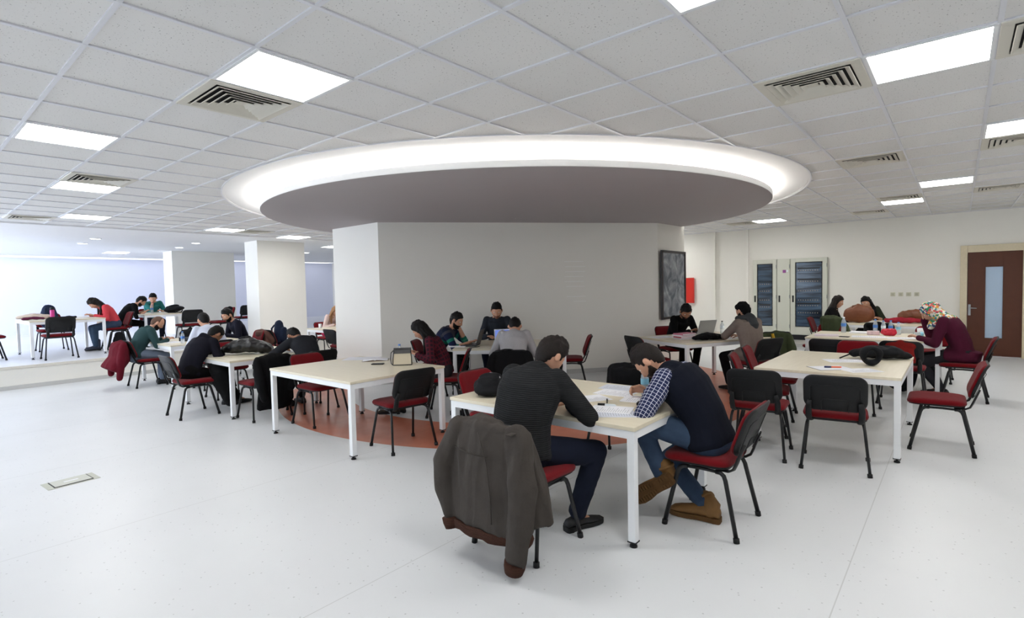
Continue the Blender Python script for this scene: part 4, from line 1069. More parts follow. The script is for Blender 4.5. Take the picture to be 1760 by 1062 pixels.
i2 = person('bearded man in a navy vest and checked shirt bent low over his writing', -1.28, 3.56, 181, lean=33, curl=15, hp=56, hy=6, H=1.04, bulk=1.2,
    handL=(-.13, .36, .785), handR=(.13, .50, .80), elbL=(-.8, .1, -.6), elbR=(.7, -.2, -.6), dirR=(-.3, 1, .1), palmR=(-.8, 0, -.5), curlR=.95, curlL=.4,
    footL=(-.17, .25, .27), footR=(-.03, .02, .10), fdirL=(-.02, .80, -.60), fdirR=(-.08, 1, 0), fupL=(1, .12, .05), fupR=(0, 0, 1), kneeL=(-.2, .8, .6), kneeR=(.5, .8, .6),
    top=PL_BLUE, vest=NAVY, legs=JEANS, legs_name='jeans', hair=HAIRD, beard=hair_mat('beard_brown', (40, 30, 25)), shoes=BOOT, soleS=SOLE, boot=.04, fold=.006, **NEAR)
i3 = person('woman with long straight black hair in a dark red checked shirt', -5.02, 4.62, 222, lean=26, curl=10, hp=38, hy=-8, bulk=.86, H=.95,
    handL=(-.14, .34, .78), handR=(.10, .36, .78), top=PL_RED, top_name='checked_shirt', pattern=1, legs=CHARC, hair=HAIRB, hairstyle='long', vox=.007, shoes=mat('boot_brown', (54, 46, 38), .7), boot=.20, footL=(-.06, .70, .09), footR=(.10, .62, .09))
i4 = person('bearded man in a green and navy striped jersey resting his head on his hand', -6.12, 5.44, 32, lean=32, curl=8, hp=22, hy=-8, handL=(-.02, .36, 1.02), handR=(.10, .56, .785), dirL=(0, .1, 1), palmL=(0, -1, 0), curlL=.8, curlR=.3, elbL=(-.2, .5, -1), sleeve=.25,
    skin=SKIN, top=STR, top_name='striped_jersey', pattern=1, beard=HAIRB, vox=.007, legs=BLACKC)
i5 = person('man in a slate grey sweater facing the camera behind the two laptops', -6.0, 6.74, 305, lean=8, curl=6, hp=28, hy=6, H=1.06, handL=(-.12, .36, .80), handR=(.12, .36, .80), skin=SKIN, top=GREYD, vox=.007, hair=HAIRB, beard=mat('stubble', (140, 104, 86), .8))
i6 = person('man in a pale grey speckled shirt sitting with his back to the camera', -4.46, 5.30, 125, lean=30, curl=14, hp=50, hy=0, bulk=1.02, top=GREYL, top_name='shirt', legs=CHARC, handL=(-.14, .38, .785), handR=(.12, .40, .785), elbL=(-.5, -.2, -.8), elbR=(.5, -.2, -.8), vox=.007)
i7 = person('man in black leaning over his books beside the blackboard', -3.86, 9.02, 332, lean=30, curl=10, hp=38, hy=-22, H=1.04, handL=(-.16, .46, .785), handR=(.02, .44, .785), skin=SKIN2, top=BLACKC, hair=HAIRB, hairstyle='thick', beard=HAIRB, vox=.007, legs=BLACKC)
i8 = person('person in a taupe coat and black knitted cap seen from behind at the book table', -2.24, 7.97, 150, lean=14, curl=6, hp=14, hy=8, bulk=1.12, handL=(-.06, .52, .785), handR=(.16, .40, .785), elbL=(-.8, .2, -.8), coat_len=1, top=TAUPE, top_name='coat', hair=BLACKC, hairstyle='cap', vox=.007, legs=BLACKC, hood=None, footL=(-.1, .34, .09), footR=(.1, .36, .09), beard=HAIRB)
g = MB(); r = i8; a = r['p3']; bk = Vector((0, -1, 0))
g.blob([a - r['X'] * .13 + Vector((0, .02, .03)), a + bk * .09 + Vector((0, 0, .05)), a + r['X'] * .13 + Vector((0, .02, .03))], [.045, .055, .045], 12); g.blob([a + bk * .08 + Vector((0, 0, .04)), a + bk * .13 - r['dr'] * .06, a + bk * .12 - r['dr'] * .15], [.09, .08, .03], 14, flat=.5, up=(1, 0, 0))
v, f = soft(g, .009, 4, .004, 9, 3); mesh_from('hood', v, f, mat('hood_grey', (60, 62, 64), .92, bump=.3), r['root'])
i9 = person('woman with long dark brown hair in profile beside the green coat heap', -2.10, 12.55, 2, lean=18, curl=6, hp=16, hy=-4, bulk=.86, H=.96, top=BLACKC, hair=HAIRD, hairstyle='long', legs=BLACKC, handL=(-.1, .40, .84), dirL=(0, .8, .3), vox=.008)
i10 = person('smiling woman with dark hair in a dark green shirt at the farthest right table', -1.45, 13.60, 268, lean=24, curl=8, hp=22, hy=-10, hr=12, bulk=.86, H=.95, top=OLIVE, top_name='shirt', hair=HAIRB, hairstyle='long', legs=BLACKC, sleeve=.6, vox=.008, handL=(-.2, .40, .785), handR=(.14, .40, .785))
i11 = person('woman in a colourful floral headscarf and long plum cardigan reading', .05, 9.14, 172, lean=22, curl=14, hp=44, hy=0, bulk=1.1, H=1.07, top=PLUM, top_name='cardigan', hair=FLORAL, hairstyle='scarf', coat_len=1, legs=CHARC, handL=(-.10, .46, .785), handR=(.10, .44, 1.02), dirR=(0, .1, 1), palmR=(0, -1, .2), curlR=.9, elbR=(.3, .3, -1), vox=.007, footL=(-.1, .2, .09), footR=(.1, .25, .09))
i12 = person('man in a dark hoodie hunched over the leather bag table', -7.86, 2.62, 110, lean=35, curl=16, hp=52, hy=-4, bulk=1.04, top=HOODN, top_name='hoodie', hood=1, hair=HAIRB, skin=SKIN2, legs=BLACKC, handL=(-.1, .42, .785), handR=(.14, .40, .785), footL=(-.05, .62, .09), footR=(.12, .66, .09), vox=.007)
i13 = person('balding man in a dark teal sweater above a dark red jacket', -11.08, 2.86, 88, lean=28, curl=14, hp=36, hy=-10, bulk=1.12, top=TEALD, hair=mat('hair_cropped_grey', (96, 74, 62), .8), hairstyle='bald', beard=HAIRD, legs=STONE, legs_name='jeans', handL=(-.12, .44, .785), handR=(.14, .46, .785), vox=.0075)
i14 = person('man in a white and pale blue shirt seen from behind between his neighbours', -9.74, 3.62, 180, lean=26, curl=12, hp=30, hy=0, top=WSHIRT, top_name='shirt', hair=HAIRB, legs=NAVYS, vox=.0085, H=1.04)
i15 = person('bearded man in a navy sweater facing left at the far side of the table', -11.08, 4.72, 268, lean=24, curl=8, hp=26, hy=10, top=NAVYS, hair=HAIRB, beard=HAIRB, legs=BLACKC, vox=.0075, handL=(-.14, .42, .785), handR=(.02, .40, .785), H=1.05)
i16 = person('man in graphite grey crouched face-down over his notes by the core', -6.76, 3.76, 180, lean=39, curl=18, hp=62, hy=0, top=SLATE, hair=HAIRB, skin=SKIN2, legs=BLACKC, vox=.0075, handL=(-.16, .50, .785), handR=(.05, .52, .785), elbL=(-1, .2, -.6), footL=(-.1, .45, .09), footR=(.1, .5, .09))
i17 = person('woman with long dark hair in a coral red sweater on the platform', -14.62, 3.42, 270, zf=PZ, lean=30, curl=14, hp=52, hy=0, bulk=.9, H=.98, top=CORAL, hair=HAIRD, hairstyle='long', legs=JEANS, legs_name='jeans', vox=.009, shoes=mat('boot_slate', (52, 56, 74), .7), boot=.10)
i18 = person('bearded man in a black sweater on the platform, back to the coral red sweater', -15.32, 3.70, 84, zf=PZ, lean=38, curl=10, hp=40, hy=-6, top=BLACKC, hair=HAIRB, beard=HAIRB, sleeve=.4, legs=BLACKC, vox=.009, handR=(.16, .45, .785))
i19 = person('man in a teal shirt on the platform, his hand near his face', -16.48, 4.64, 0, zf=PZ, lean=28, curl=8, hp=30, hy=-20, top=TEAL, hair=HAIRB, sleeve=.15, legs=NAVYS, vox=.009, handR=(.04, .34, 1.02), dirR=(0, .2, 1), palmR=(0, -1, 0), curlR=.9)
i20 = person('fair-haired person in a blush sweater half hidden by the core', -11.92, 7.10, 5, lean=28, curl=10, hp=30, hy=0, bulk=.85, top=BLUSH, hair=HAIRL, hairstyle='long', legs=mat('trousers_pink', (170, 40, 76), .9, bump=.3), vox=.009, face=False)
# ------------------------------------------------------------------ coats hung on chairs, bags and things on the tables
def coat(x, y, deg, label, m, zf=0, flap=None, hem=.30, w0=.20, w1=.27, sl=(.25, .30), cuff=None, name='coat', vox=.011, fold=.014, seed=1, band=None, th=.26, flare=0, top=.815, skew=0, cat='coat', group='coats hung on chairs', sr=.058):
    g = MB(); H_ = top - hem
    g.tube([(0, -.298, top - .012), (0, -.300, top - .03), (0, -.305, top - .07), (skew * .2, -.312, top - H_ * .25), (skew * .6, -.325, top - H_ * .6), (skew, -.335 - flare * .8, hem + .04), (skew, -.335 - flare, hem)], [w0 * .80, w0 * .97, w0 * 1.05, w0 * .5 + w1 * .5, w1 * .97, w1, w1 * .97], 24, flat=th, up=(1, 0, 0))
    g.blob([(-w0 * .9, -.295, top - .05), (0, -.30, top - .03), (w0 * .9, -.295, top - .05)], [.048, .056, .048], 12)
    g.blob([(-.08, -.30, top - .012), (0, -.325, top - .004), (.08, -.30, top - .012)], [.022, .026, .022], 10)
    if flap: g.tube(flap, [.07, .085, .095], 14, flat=.55, up=(0, 1, 0))
    ends = []
    for s_, zl in ((-1, sl[0]), (1, sl[1])):
        if zl is None: continue
        p = [(s_ * w0 * .95, -.31, top - .07), (s_ * (w1 * .96 + skew * .3), -.365, top - .07 - (top - zl) * .35), (s_ * w1 * .92 + skew * .8, -.385, top - (top - zl) * .7), (s_ * w1 * .80 + skew, -.39, zl + .05)]
        g.blob(p, [sr * .95, sr, sr * .92, sr * .78], 14, cap=2); ends.append((Vector(p[-2]), Vector(p[-1])))
    v, f = soft(g, vox, 3, fold, 5.5, seed, stretch=(1.25, 1.25, .32))
    o = mesh_from(name, v, f, m); o.location = (x, y, zf); o.rotation_euler = (0, 0, radians(deg - 90)); tag(o, label, cat, group)
    for a, b_ in ends:
        if cuff:
            d_ = (b_ - a).normalized(); c = MB(); c.tube([b_ + d_ * .02, b_ + d_ * .05, b_ + d_ * .085], [sr * .86, sr * .84, sr * .72], 18); c.build('cuff', cuff, o)
    if band:
        c = MB(); n_ = 40; rings = []
        for z, k in ((hem + .005, 1.0), (hem - .015, 1.03), (hem - .05, .99), (hem - .055, .93)):
            rings.append([(skew + w1 * k * cos(2 * pi * j / n_) + .006 * sin(j * 2.3), -.335 - flare + w1 * th * k * 1.05 * sin(2 * pi * j / n_), z + .008 * sin(j * 1.7)) for j in range(n_)])
        c.loft(rings); c.build('waistband', band, o)
    return o
JACK = mat('jacket_brown_grey', (66, 61, 57), .88, noise_amt=.22, scale=11, bump=1.0, bscale=34); JRIB = ribbed('jacket_rib', (66, 44, 36), 260)
jk = coat(-2.10, 2.56, 90, 'big brown-grey bomber jacket hanging over the foreground chair back', JACK, hem=.235, w0=.225, w1=.315, sl=(.20, .075), cuff=JRIB, name='jacket', vox=.0075, fold=.031, seed=4, band=JRIB, th=.34, flare=.0, top=.835, skew=.01, cat='jacket', sr=.072, flap=[(.20, -.25, .76), (.275, -.24, .52), (.315, -.23, .27)])
g = MB(); g.box((.235, -.350, .80), (.035, .11, .008), bev=.003); g.build('shoulder_strap', JACK, jk)
g = MB(); g.tube([(.03, -.425, .79), (.10, -.435, .62), (.13, -.445, .45), (.14, -.45, .30)], .004, 6); g.tube([(-.20, -.385, .66), (-.05, -.425, .655), (.10, -.43, .66)], .0035, 6); g.build('seam', JACK, jk)
DRED = mat('jacket_dark_red', (92, 16, 30), .9, noise_amt=.15, bump=.3); BRN = mat('jacket_brown', (96, 66, 58), .8, noise_amt=.2, scale=12); NVB = mat('bag_navy', (34, 44, 66), .8, noise_amt=.12)
LEATH = mat('leather_black', (16, 16, 18), .32, noise_amt=.2, scale=14, bump=.4, bscale=60, spec=.6); TAN = mat('leather_tan', (112, 62, 34), .45, noise_amt=.22, scale=8, bump=.2); CREAM = mat('leather_cream', (206, 196, 172), .5, noise_amt=.05)
GREENC = mat('coat_olive', (62, 70, 48), .9, noise_amt=.2, scale=14, bump=.3); YEL = mat('lining_yellow', (176, 140, 40), .8); BAGB = mat('bag_black', (20, 21, 24), .8, noise_amt=.18, scale=20, bump=.4); WOOLP = mat('scarf_pale', (206, 190, 174), .95, noise_amt=.1, bump=.4)
PLUMC = mat('cloth_plum', (96, 40, 66), .9, noise_amt=.15, bump=.3); GREYC = mat('cloth_grey', (150, 142, 138), .9, noise_amt=.12, bump=.3)
coat(-6.86, 3.14, 180, 'long black coat hanging on the chair nearest the bare table\'s left side', BLACKC, hem=.16, w0=.21, w1=.22, sl=(.25, .35), seed=2, th=.36, flare=-.06)
coat(-4.43, 5.26, 125, 'black coat over the chair of the man in pale grey', BLACKC, hem=.30, w0=.22, w1=.29, sl=(.3, .35), seed=3, skew=-.03)
coat(-2.35, 4.28, 270, 'black coat rounded over the chair across from the two large men', BLACKC, hem=.28, w0=.25, w1=.29, sl=(.35, .22), seed=5, th=.62, top=.84)
coat(-2.30, 9.10, 120, 'olive green coat with yellow lining beyond the person in the black cap', GREENC, hem=.22, w0=.19, w1=.22, sl=(.4, .3), seed=6)
tag(MB().tube([(-2.17, 8.72, .80), (-2.12, 8.70, .6), (-2.10, 8.68, .42), (-2.09, 8.67, .26)], [.02, .03, .035, .03], 10, flat=.4).build('scarf', YEL), 'narrow mustard yellow scarf hanging beside the olive coat', 'scarf')
coat(-11.0, 2.92, 90, 'dark red jacket hanging behind the balding man by the platform edge', DRED, hem=.34, w0=.22, w1=.30, sl=(.20, .16), seed=7, flare=.12, th=.5, name='jacket', cat='jacket')
coat(-11.08, 4.78, 270, 'brown and black jacket heaped on the chair of the bearded man in navy', BRN, hem=.42, w0=.23, w1=.27, sl=(.5, .45), seed=8, th=.40, name='jacket', cat='jacket')
coat(-15.32, 3.62, 90, 'pale beige scarf folded over a chair back on the platform', WOOLP, zf=PZ, hem=.52, w0=.10, w1=.11, sl=(None, None), seed=9, th=.5, name='scarf', cat='scarf', group='')
coat(-14.9, 5.75, 285, 'black coat on the red chair near the farther column', BLACKC, zf=PZ, hem=.40, w0=.14, w1=.16, sl=(None, .42), seed=10, skew=.06)
coat(-14.3, 1.30, 90, 'grey and plum coat hanging at the far left table on the platform', GREYC, zf=PZ, hem=.30, w0=.16, w1=.18, sl=(None, .4), seed=11)
coat(-.55, 8.42, 90, 'dark red cloth thrown over the right part of a black chair back', mat('cloth_brick', (116, 26, 22), .95, noise_amt=.12, bump=.4), hem=.56, w0=.125, w1=.13, sl=(None, None), seed=12, th=.34, skew=.03, name='cloth', cat='cloth', group='', fold=.004)
coat(-1.08, 11.62, 90, 'black cloth over the chair between the two far tables', BLACKC, hem=.52, w0=.16, w1=.15, sl=(None, None), seed=13, th=.34, name='cloth', cat='cloth', group='')
chair(-1.82, 10.55, 250, 'chair under the heaped olive coat at the left end of the bottle table')
coat(-1.82, 10.55, 250, 'olive green coat heaped high on a chair left of the bottle table', GREENC, hem=.34, w0=.17, w1=.21, sl=(.45, .4), seed=14, th=.6, fold=.02, top=.95)
def lump(name, pts, rs, m, label, cat, loc=(0, 0, 0), rz=0, flat=.6, vox=.010, fold=.012, fs=8, seed=1, extra=None, up=(0, 0, 1), group=None, stretch=(1, 1, .8)):
    g = MB(); g.blob(pts, rs, 16, flat=flat, up=up)
    if extra:
        for p, r, fl in extra: g.blob(p, r, 12, flat=fl)
    v, f = soft(g, vox, 3, fold, fs, seed, stretch); o = mesh_from(name, v, f, m); o.location = loc; o.rotation_euler = (0, 0, rz); return tag(o, label, cat, group)
tag_z = TZ + .0005
def settle(o):
    """rest an object on z = its location z"""
    me = o.data; mz = min(v.co.z for v in me.vertices); me.transform(Matrix.Translation((0, 0, -mz))); 
    for c in o.children: c.location.z -= mz
    return o
settle(lump('coat', [(-.06, 0, .50), (.02, .04, .44), (.02, .10, .24), (.06, .14, .03)], [.08, .12, .13, .07], BLACKC, 'black coat slipping off the lap of the hooded man under the table', 'coat', (-7.56, 2.84, .08), 0, flat=.8, seed=3, group='coats hung on chairs'))
settle(lump('handbag', [(-.10, 0, .12), (.10, 0, .12)], [.11, .11], BAGB, 'black bag lying on the olive coat heap left of the bottle table', 'bag', (-1.66, 10.34, .50), .3, flat=.75, seed=5))
# backpacks
def backpack(label, loc, rz, m=BAGB, tilt=0, s=1.0, lie=False, seed=1):
    g = MB(); g.blob([(0, 0, .07), (0, .0, .20), (0, -.01, .34)], [.155, .165, .12], 20, flat=.62, up=(1, 0, 0)); g.blob([(0, .09, .08), (0, .10, .2)], [.115, .11], 16, flat=.45, up=(1, 0, 0))
    if lie: 
        R_ = rotm('X', radians(78)); g.v = [tuple(R_ @ Vector(p)) for p in g.v]
    g.v = [(p[0] * s, p[1] * s, p[2] * s * (.72 if lie else 1)) for p in g.v]
    v, f = soft(g, .009, 3, .008, 9, seed); o = mesh_from('backpack', v, f, m); dz = v[:, 2].min()
    o.data.transform(Matrix.Translation((0, 0, -dz))); o.location = loc; o.rotation_euler = (0, 0, rz); tag(o, label, 'backpack')
    st_ = MB(); T_ = lambda p: ((rotm('X', radians(78)) if lie else Matrix.Identity(3)) @ Vector(p)) * Vector((s, s, s * (.72 if lie else 1))) - Vector((0, 0, dz))
    for sx in (-.07, .07): st_.tube([T_((sx, -.07, .36)), T_((sx * 1.2, -.135, .28)), T_((sx * 1.4, -.13, .15)), T_((sx * 1.5, -.08, .06))], [.016, .02, .02, .012], 8, flat=.4)
    st_.tube([T_((-.03, -.03, .40)), T_((-.02, -.03, .445)), T_((.02, -.03, .445)), T_((.03, -.03, .40))], .008, 8)
    st_.build('strap', m, o)
    z_ = MB(); z_.tube([T_((.10 * cos(t), .145 - .03 * abs(cos(t)) , .13 + .10 * sin(t))) for t in [pi * k / 10 for k in range(11)]], .004, 6); z_.build('zip', ALU, o)
    return o
backpack('black backpack lying on the left end of the nearest table', (-2.82, 3.04, TZ), radians(215), lie=True, seed=2, s=.84)
backpack('dark backpack lying on the platform table beside two leaning men', (-15.0, 4.62, TZ + PZ), radians(110), lie=True, seed=3, s=1.0)
backpack('navy backpack slumped on the chair behind the far left platform table', (-15.55, 2.42, PZ + .49), radians(90), NVB, seed=4)
backpack('navy backpack on a chair right of the brown jacket', (-11.0, 5.42, .49), radians(-60), NVB, seed=5, s=.95)
backpack('dark backpack standing on the platform floor under the coral sweater woman', (-14.1, 3.35, PZ), radians(60), BAGB, seed=6, s=.75)
backpack('dark bag standing on the floor under the bottle table', (-.62, 9.25, 0), radians(170), BAGB, seed=7, s=1.2)
# leather bag and others on the left tables
settle(lump('leather_jacket', [(-.26, 0, .05), (-.10, .02, .09), (.10, 0, .10), (.26, -.02, .06)], [.07, .15, .16, .12], LEATH, 'shiny black leather jacket bundled on the table at the hooded man', 'jacket', (-7.66, 3.26, TZ), radians(52), flat=.62, fold=.022, fs=9, seed=4, up=(0, 1, 0)))
settle(lump('pouch', [(0, -.04, .08), (0, .05, .08)], [.10, .095], BAGB, 'rounded black pouch on the table right at the hooded man\'s hands', 'pouch', (-8.28, 3.55, TZ), .4, flat=.85, seed=6))
settle(lump('camera_bag', [(-.1, 0, .08), (.1, 0, .08)], [.09, .10], BAGB, 'small black camera bag on the table of the balding man', 'bag', (-11.1, 3.75, TZ), .8, flat=.8, seed=8, extra=[([(-.04, 0, .17), (0, 0, .21), (.04, 0, .17)], [.014, .014, .014], 1)]))
tag(MB().box((0, 0, .035), (.30, .20, .07), bev=.01, seg=3).build('black_case', LEATH, loc=(-10.75, 3.62, TZ), rotz=.5), 'flat black case on the table between the balding man and white shirt', 'case')
# the nearest right table: black bag and the ring-shaped roll
bg_ = settle(lump('shoulder_bag', [(-.20, 0, .06), (-.05, .02, .07), (.12, 0, .07), (.22, -.01, .04)], [.10, .15, .16, .08], BAGB, 'flat black cloth bag near the far end of the right table', 'bag', (-.64, 6.86, TZ), radians(28), flat=.42, up=(0, 1, 0), seed=9, fold=.016))
MB().tube([(-.26, .02, .06), (-.34, .0, .03), (-.40, -.03, .012)], .008, 8).build('strap', BAGB, bg_)
g = MB(); n_ = 28; rings = [];
for k in range(n_ + 1):
    a = 2 * pi * k / n_; c = Vector((cos(a) * .072, 0, .105 + sin(a) * .072)); r_ = .030 + .006 * sin(3 * a)
    rings.append([c + Vector((cos(a) * cos(b), 0, sin(a) * cos(b))) * r_ * .85 + Vector((0, sin(b), 0)) * r_ * 1.9 for b in [2 * pi * q / 12 for q in range(12)]])
g.loft(rings, caps=False)
settle(tag(g.build('rolled_scarf', BAGB, loc=(-.66, 6.28, TZ), rotz=radians(25)), 'black ring-shaped scarf roll standing on papers on the right table', 'scarf'))
# handbag on the bare table
hb = thing('handbag', 'cream and black handbag standing on the large bare table', 'handbag', (-4.84, 3.80, TZ), radians(46))
hb.scale = (.86, .86, .86)
b = MB(); b.loft([[(x * w_, y_, z) for x, y_ in ((-1, -d_), (1, -d_), (1, d_), (-1, d_))] for z, w_, d_ in ((.0, .115, .055), (.01, .125, .062), (.16, .110, .045), (.20, .104, .030))], smooth=False); b.build('body', CREAM, hb)
f_ = MB(); f_.loft([[(x * .112, y_, z) for x, y_ in ((-1, -d_), (1, -d_), (1, d_), (-1, d_))] for z, d_ in ((.155, .050), (.20, .036), (.225, .022))], smooth=False); f_.build('flap', LEATH, hb)
e_ = MB(); e_.tube([(-.122, -.06, .005), (-.118, -.05, .10), (-.108, -.04, .19)], .007, 8); e_.tube([(.122, -.06, .005), (.118, -.05, .10), (.108, -.04, .19)], .007, 8); e_.tube([(-.122, -.062, .006), (.122, -.062, .006)], .006, 8)
e_.tube([(-.11, 0, .20), (-.15, .01, .16), (-.16, .02, .08), (-.15, .0, .02), (-.13, -.03, .008)], .006, 8); e_.build('strap', LEATH, hb)
# brown leather bags at the far right table
bb = settle(lump('holdall', [(-.11, 0, .16), (0, 0, .19), (.11, 0, .17)], [.15, .19, .16], TAN, 'big tan leather bag standing high on the farthest right table', 'bag', (-1.50, 12.28, TZ), radians(-4), flat=.62, up=(0, 0, 1), fold=.006, seed=3))
MB().tube([(-.10, -.05, .27), (-.09, -.05, .335), (.02, -.05, .345), (.06, -.05, .29)], .009, 8).build('handle', TAN, bb)
b2 = settle(lump('handbag', [(-.16, 0, .10), (.02, 0, .12), (.16, 0, .10)], [.10, .13, .11], TAN, 'smaller brown leather handbag lying on red cloth at the farthest table', 'bag', (-.66, 12.75, TZ), radians(8), flat=.7, up=(0, 0, 1), fold=.016, seed=6))
MB().tube([(.10, 0, .18), (.16, .0, .26), (.24, .0, .20), (.25, 0, .05), (.22, 0, .02)], .011, 8).build('handle', TAN, b2)
settle(lump('scarf', [(-.26, 0, .03), (0, .02, .04), (.22, 0, .03)], [.07, .09, .06], mat('scarf_red', (150, 36, 50), .9, noise_amt=.4, scale=12), 'crumpled red and plum scarf in front of the smaller brown handbag', 'scarf', (-.78, 12.45, TZ), 0, flat=.6, up=(0, 1, 0), fold=.016, seed=8))
# papers, books, pens
def paper(x, y, z, rz, label, w_=.297, d_=.21, th=.0015, printed=True, group='loose papers', m=PAPER, name='paper', k=0):
    o = MB().box((0, 0, th / 2), (w_, d_, th)).build(name, m, loc=(x, y, z), rotz=radians(rz)); tag(o, label, name.replace('_', ' '), group)
    if printed:
        g = MB(); random.seed(int(abs(x * 100)) + k)
        for i in range(15): l = random.uniform(.3, .8) * d_ * .9; g.box((w_ * .42 - i * w_ * .055, -d_ * .42 + l / 2, th + .0003), (.0016, l, .0004))
        g.build('text_lines', PRINT, o)
    return o
zt = TZ + .0003
paper(-2.16, 3.93, zt, 8, 'clear-edged sheet farthest from the two men on the nearest table', m=mat('sheet_cool', (214, 218, 230), .5))
paper(-2.08, 3.72, zt, 3, 'white sheet at the centre of the nearest table')
paper(-2.14, 3.42, zt, 60, 'white sheet by the knitted sweater man\'s elbow')
paper(-1.78, 3.60, zt, 12, 'printed booklet under the bottle and the writing hand', .30, .21, .006)
paper(-1.78, 3.12, zt, 35, 'bluish printed sheets nearest the camera on the near table', .31, .24, .004, m=mat('sheet_cool', (214, 218, 230), .5))
paper(-1.82, 3.20, zt + .0042, 18, 'white sheet lying on top of the bluish sheets', .28, .20)
def pen(x, y, z, rz, label, c=BLACKP, ln=.14, r=.0045, c2=None, group='pens'):
    o = MB().tube([(-ln / 2, 0, r), (ln / 2 - .012, 0, r), (ln / 2, 0, r)], [r, r, r * .25], 10).build('pen', c, loc=(x, y, z), rotz=radians(rz)); tag(o, label, 'pen', group)
    MB().tube([(-ln / 2 - .001, 0, r), (-ln / 2 + ln * .38, 0, r)], r * 1.25, 10).build('cap', c2 or c, o); return o
pen(-1.97, 3.40, zt + .002, -60, 'thin black pen lying on the nearest table')
pen(-1.90, 3.28, zt, 20, 'thick white marker with black cap on the nearest table', LABELW, .13, .009, BLACKP)
ph = thing('phone', 'open black flip phone with a blue screen on the nearest table', 'phone', (-1.70, 3.45, zt), radians(15))
MB().box((0, 0, .012), (.10, .065, .024), bev=.008, seg=3).build('keypad_body', BLACKP, ph); l_ = MB().box((.055, .012, .030), (.075, .05, .012), bev=.004, M=rotm('Y', -.3)).build('lid', BLACKP, ph)
MB().box((.056, .012, .0375), (.055, .038, .002), M=rotm('Y', -.3)).build('screen', emis('phone_screen', (.16, .28, .8), .5), l_)
def bottle(x, y, z, label, h=.21, r=.031, cap=LABELB, lab=LABELB, group='water bottles', lying=None):
    t = thing('water_bottle', label, 'bottle', (x, y, z), 0, group)
    M_ = rotm('Y', radians(90)) @ rotm('X', 0) if lying is not None else None
    if lying is not None: t.rotation_euler = (0, radians(90), lying); t.location.z = z + r
    MB().lathe([(.001, .001), (r * .9, .0), (r, .008), (r, h * .32), (r * .93, h * .36), (r, h * .40), (r, h * .62), (r * .9, h * .72), (r * .45, h * .88), (r * .40, h * .93)], n=20).build('body', GLASS, t)
    MB().lathe([(r * 1.015, h * .40), (r * 1.02, h * .41), (r * 1.02, h * .60), (r * 1.015, h * .61)], n=20, caps=False).build('label', lab, t)
    MB().lathe([(r * .46, h * .92), (r * .48, h * .925), (r * .48, h * .995), (r * .40, h), (.001, h)], n=16).build('cap', cap, t)
    return t
bottle(-1.86, 3.79, zt, 'small water bottle with pale blue label beside the vest man\'s face', lab=mat('label_sky', (130, 190, 215), .4))
bottle(-5.06, 3.93, zt, 'blue-capped bottle peeping out behind the cream handbag')
# large bare table
paper(-5.72, 3.86, zt, 38, 'long white folder at the far edge of the bare table', .42, .28, .004, False)
bk = thing('open_book', 'open book lying at the far edge of the large bare table', 'book', (-5.44, 3.86, zt), radians(50))
MB().sheet(lambda u, v: ((u - .5) * .30, (v - .5) * .20, .006 + .016 * (1 - abs(2 * u - 1) ** 1.5) * (1 if abs(u - .5) > .03 else .5)), 18, 4, .006).build('page_block', PAPER, bk)
MB().box((0, 0, .002), (.31, .21, .004)).build('cover', mat('book_cover_tan', (150, 130, 110), .6), bk)
tag(MB().box((0, 0, .006), (.14, .07, .010), bev=.004).build('phone', BLACKP, loc=(-5.12, 3.66, zt), rotz=radians(40)), 'dark phone lying alone on the large bare table', 'phone')
# right table
pc = paper(-.95, 5.92, zt, 40, 'white clipboard sheet with an orange pen on the right table', .32, .23, .003, False)
MB().box((0, 0, -.0001), (.34, .25, .003)).build('board', mat('clipboard_grey', (120, 120, 124), .5), pc)
pen(-.93, 5.93, zt + .004, 25, 'orange pen with dark blue cap lying on the clipboard', mat('pen_orange', (236, 100, 50), .4), .15, .007, mat('pen_blue', (30, 36, 80), .4))
paper(-.70, 5.90, zt, 42, 'printed sheet nearest the corner of the right table', .30, .22)
paper(-.92, 6.52, zt, 30, 'white sheet partly under the black scarf roll', .36, .24)
# laptops
def laptop(x, y, z, deg, label, open_=105, body=ALU, scr=None, s=1.0):
    t = thing('laptop', label, 'laptop', (x, y, z), radians(deg - 90))     # deg: where its screen faces
    MB().box((0, 0, .010), (.34 * s, .235 * s, .018), bev=.004).build('base', body, t)
    MB().box((0, .02, .0195), (.29 * s, .10 * s, .0015)).build('keyboard', BLACKP, t)
    a = radians(open_ - 90); M_ = rotm('X', a); c = Vector((0, -.115 * s, .018)) + M_ @ Vector((0, 0, .115 * s))
    ld = MB().box(c, (.34 * s, .008, .23 * s), M=M_, bev=.003).build('lid', body, t)
    MB().box(c + M_ @ Vector((0, .0045, 0)), (.315 * s, .002, .20 * s), M=M_).build('screen', scr or BLACKP, ld)
    return t
WPL = mat('white_plastic', (228, 230, 234), .4)
SCR = emis('screen_blue', (.17, .26, .75), .75)
laptop(-5.02, 5.83, zt, -45, 'white laptop with a blue glowing screen on the table against the core', 112, WPL, SCR)
laptop(-5.55, 5.62, zt, 212, 'dark thin laptop in front of the man in the striped jersey', 108, mat('laptop_dark', (60, 62, 66), .4))
laptop(-3.32, 8.86, zt, 150, 'silver-grey laptop seen from behind its raised lid near the blackboard', 110, ALU)
g = MB()
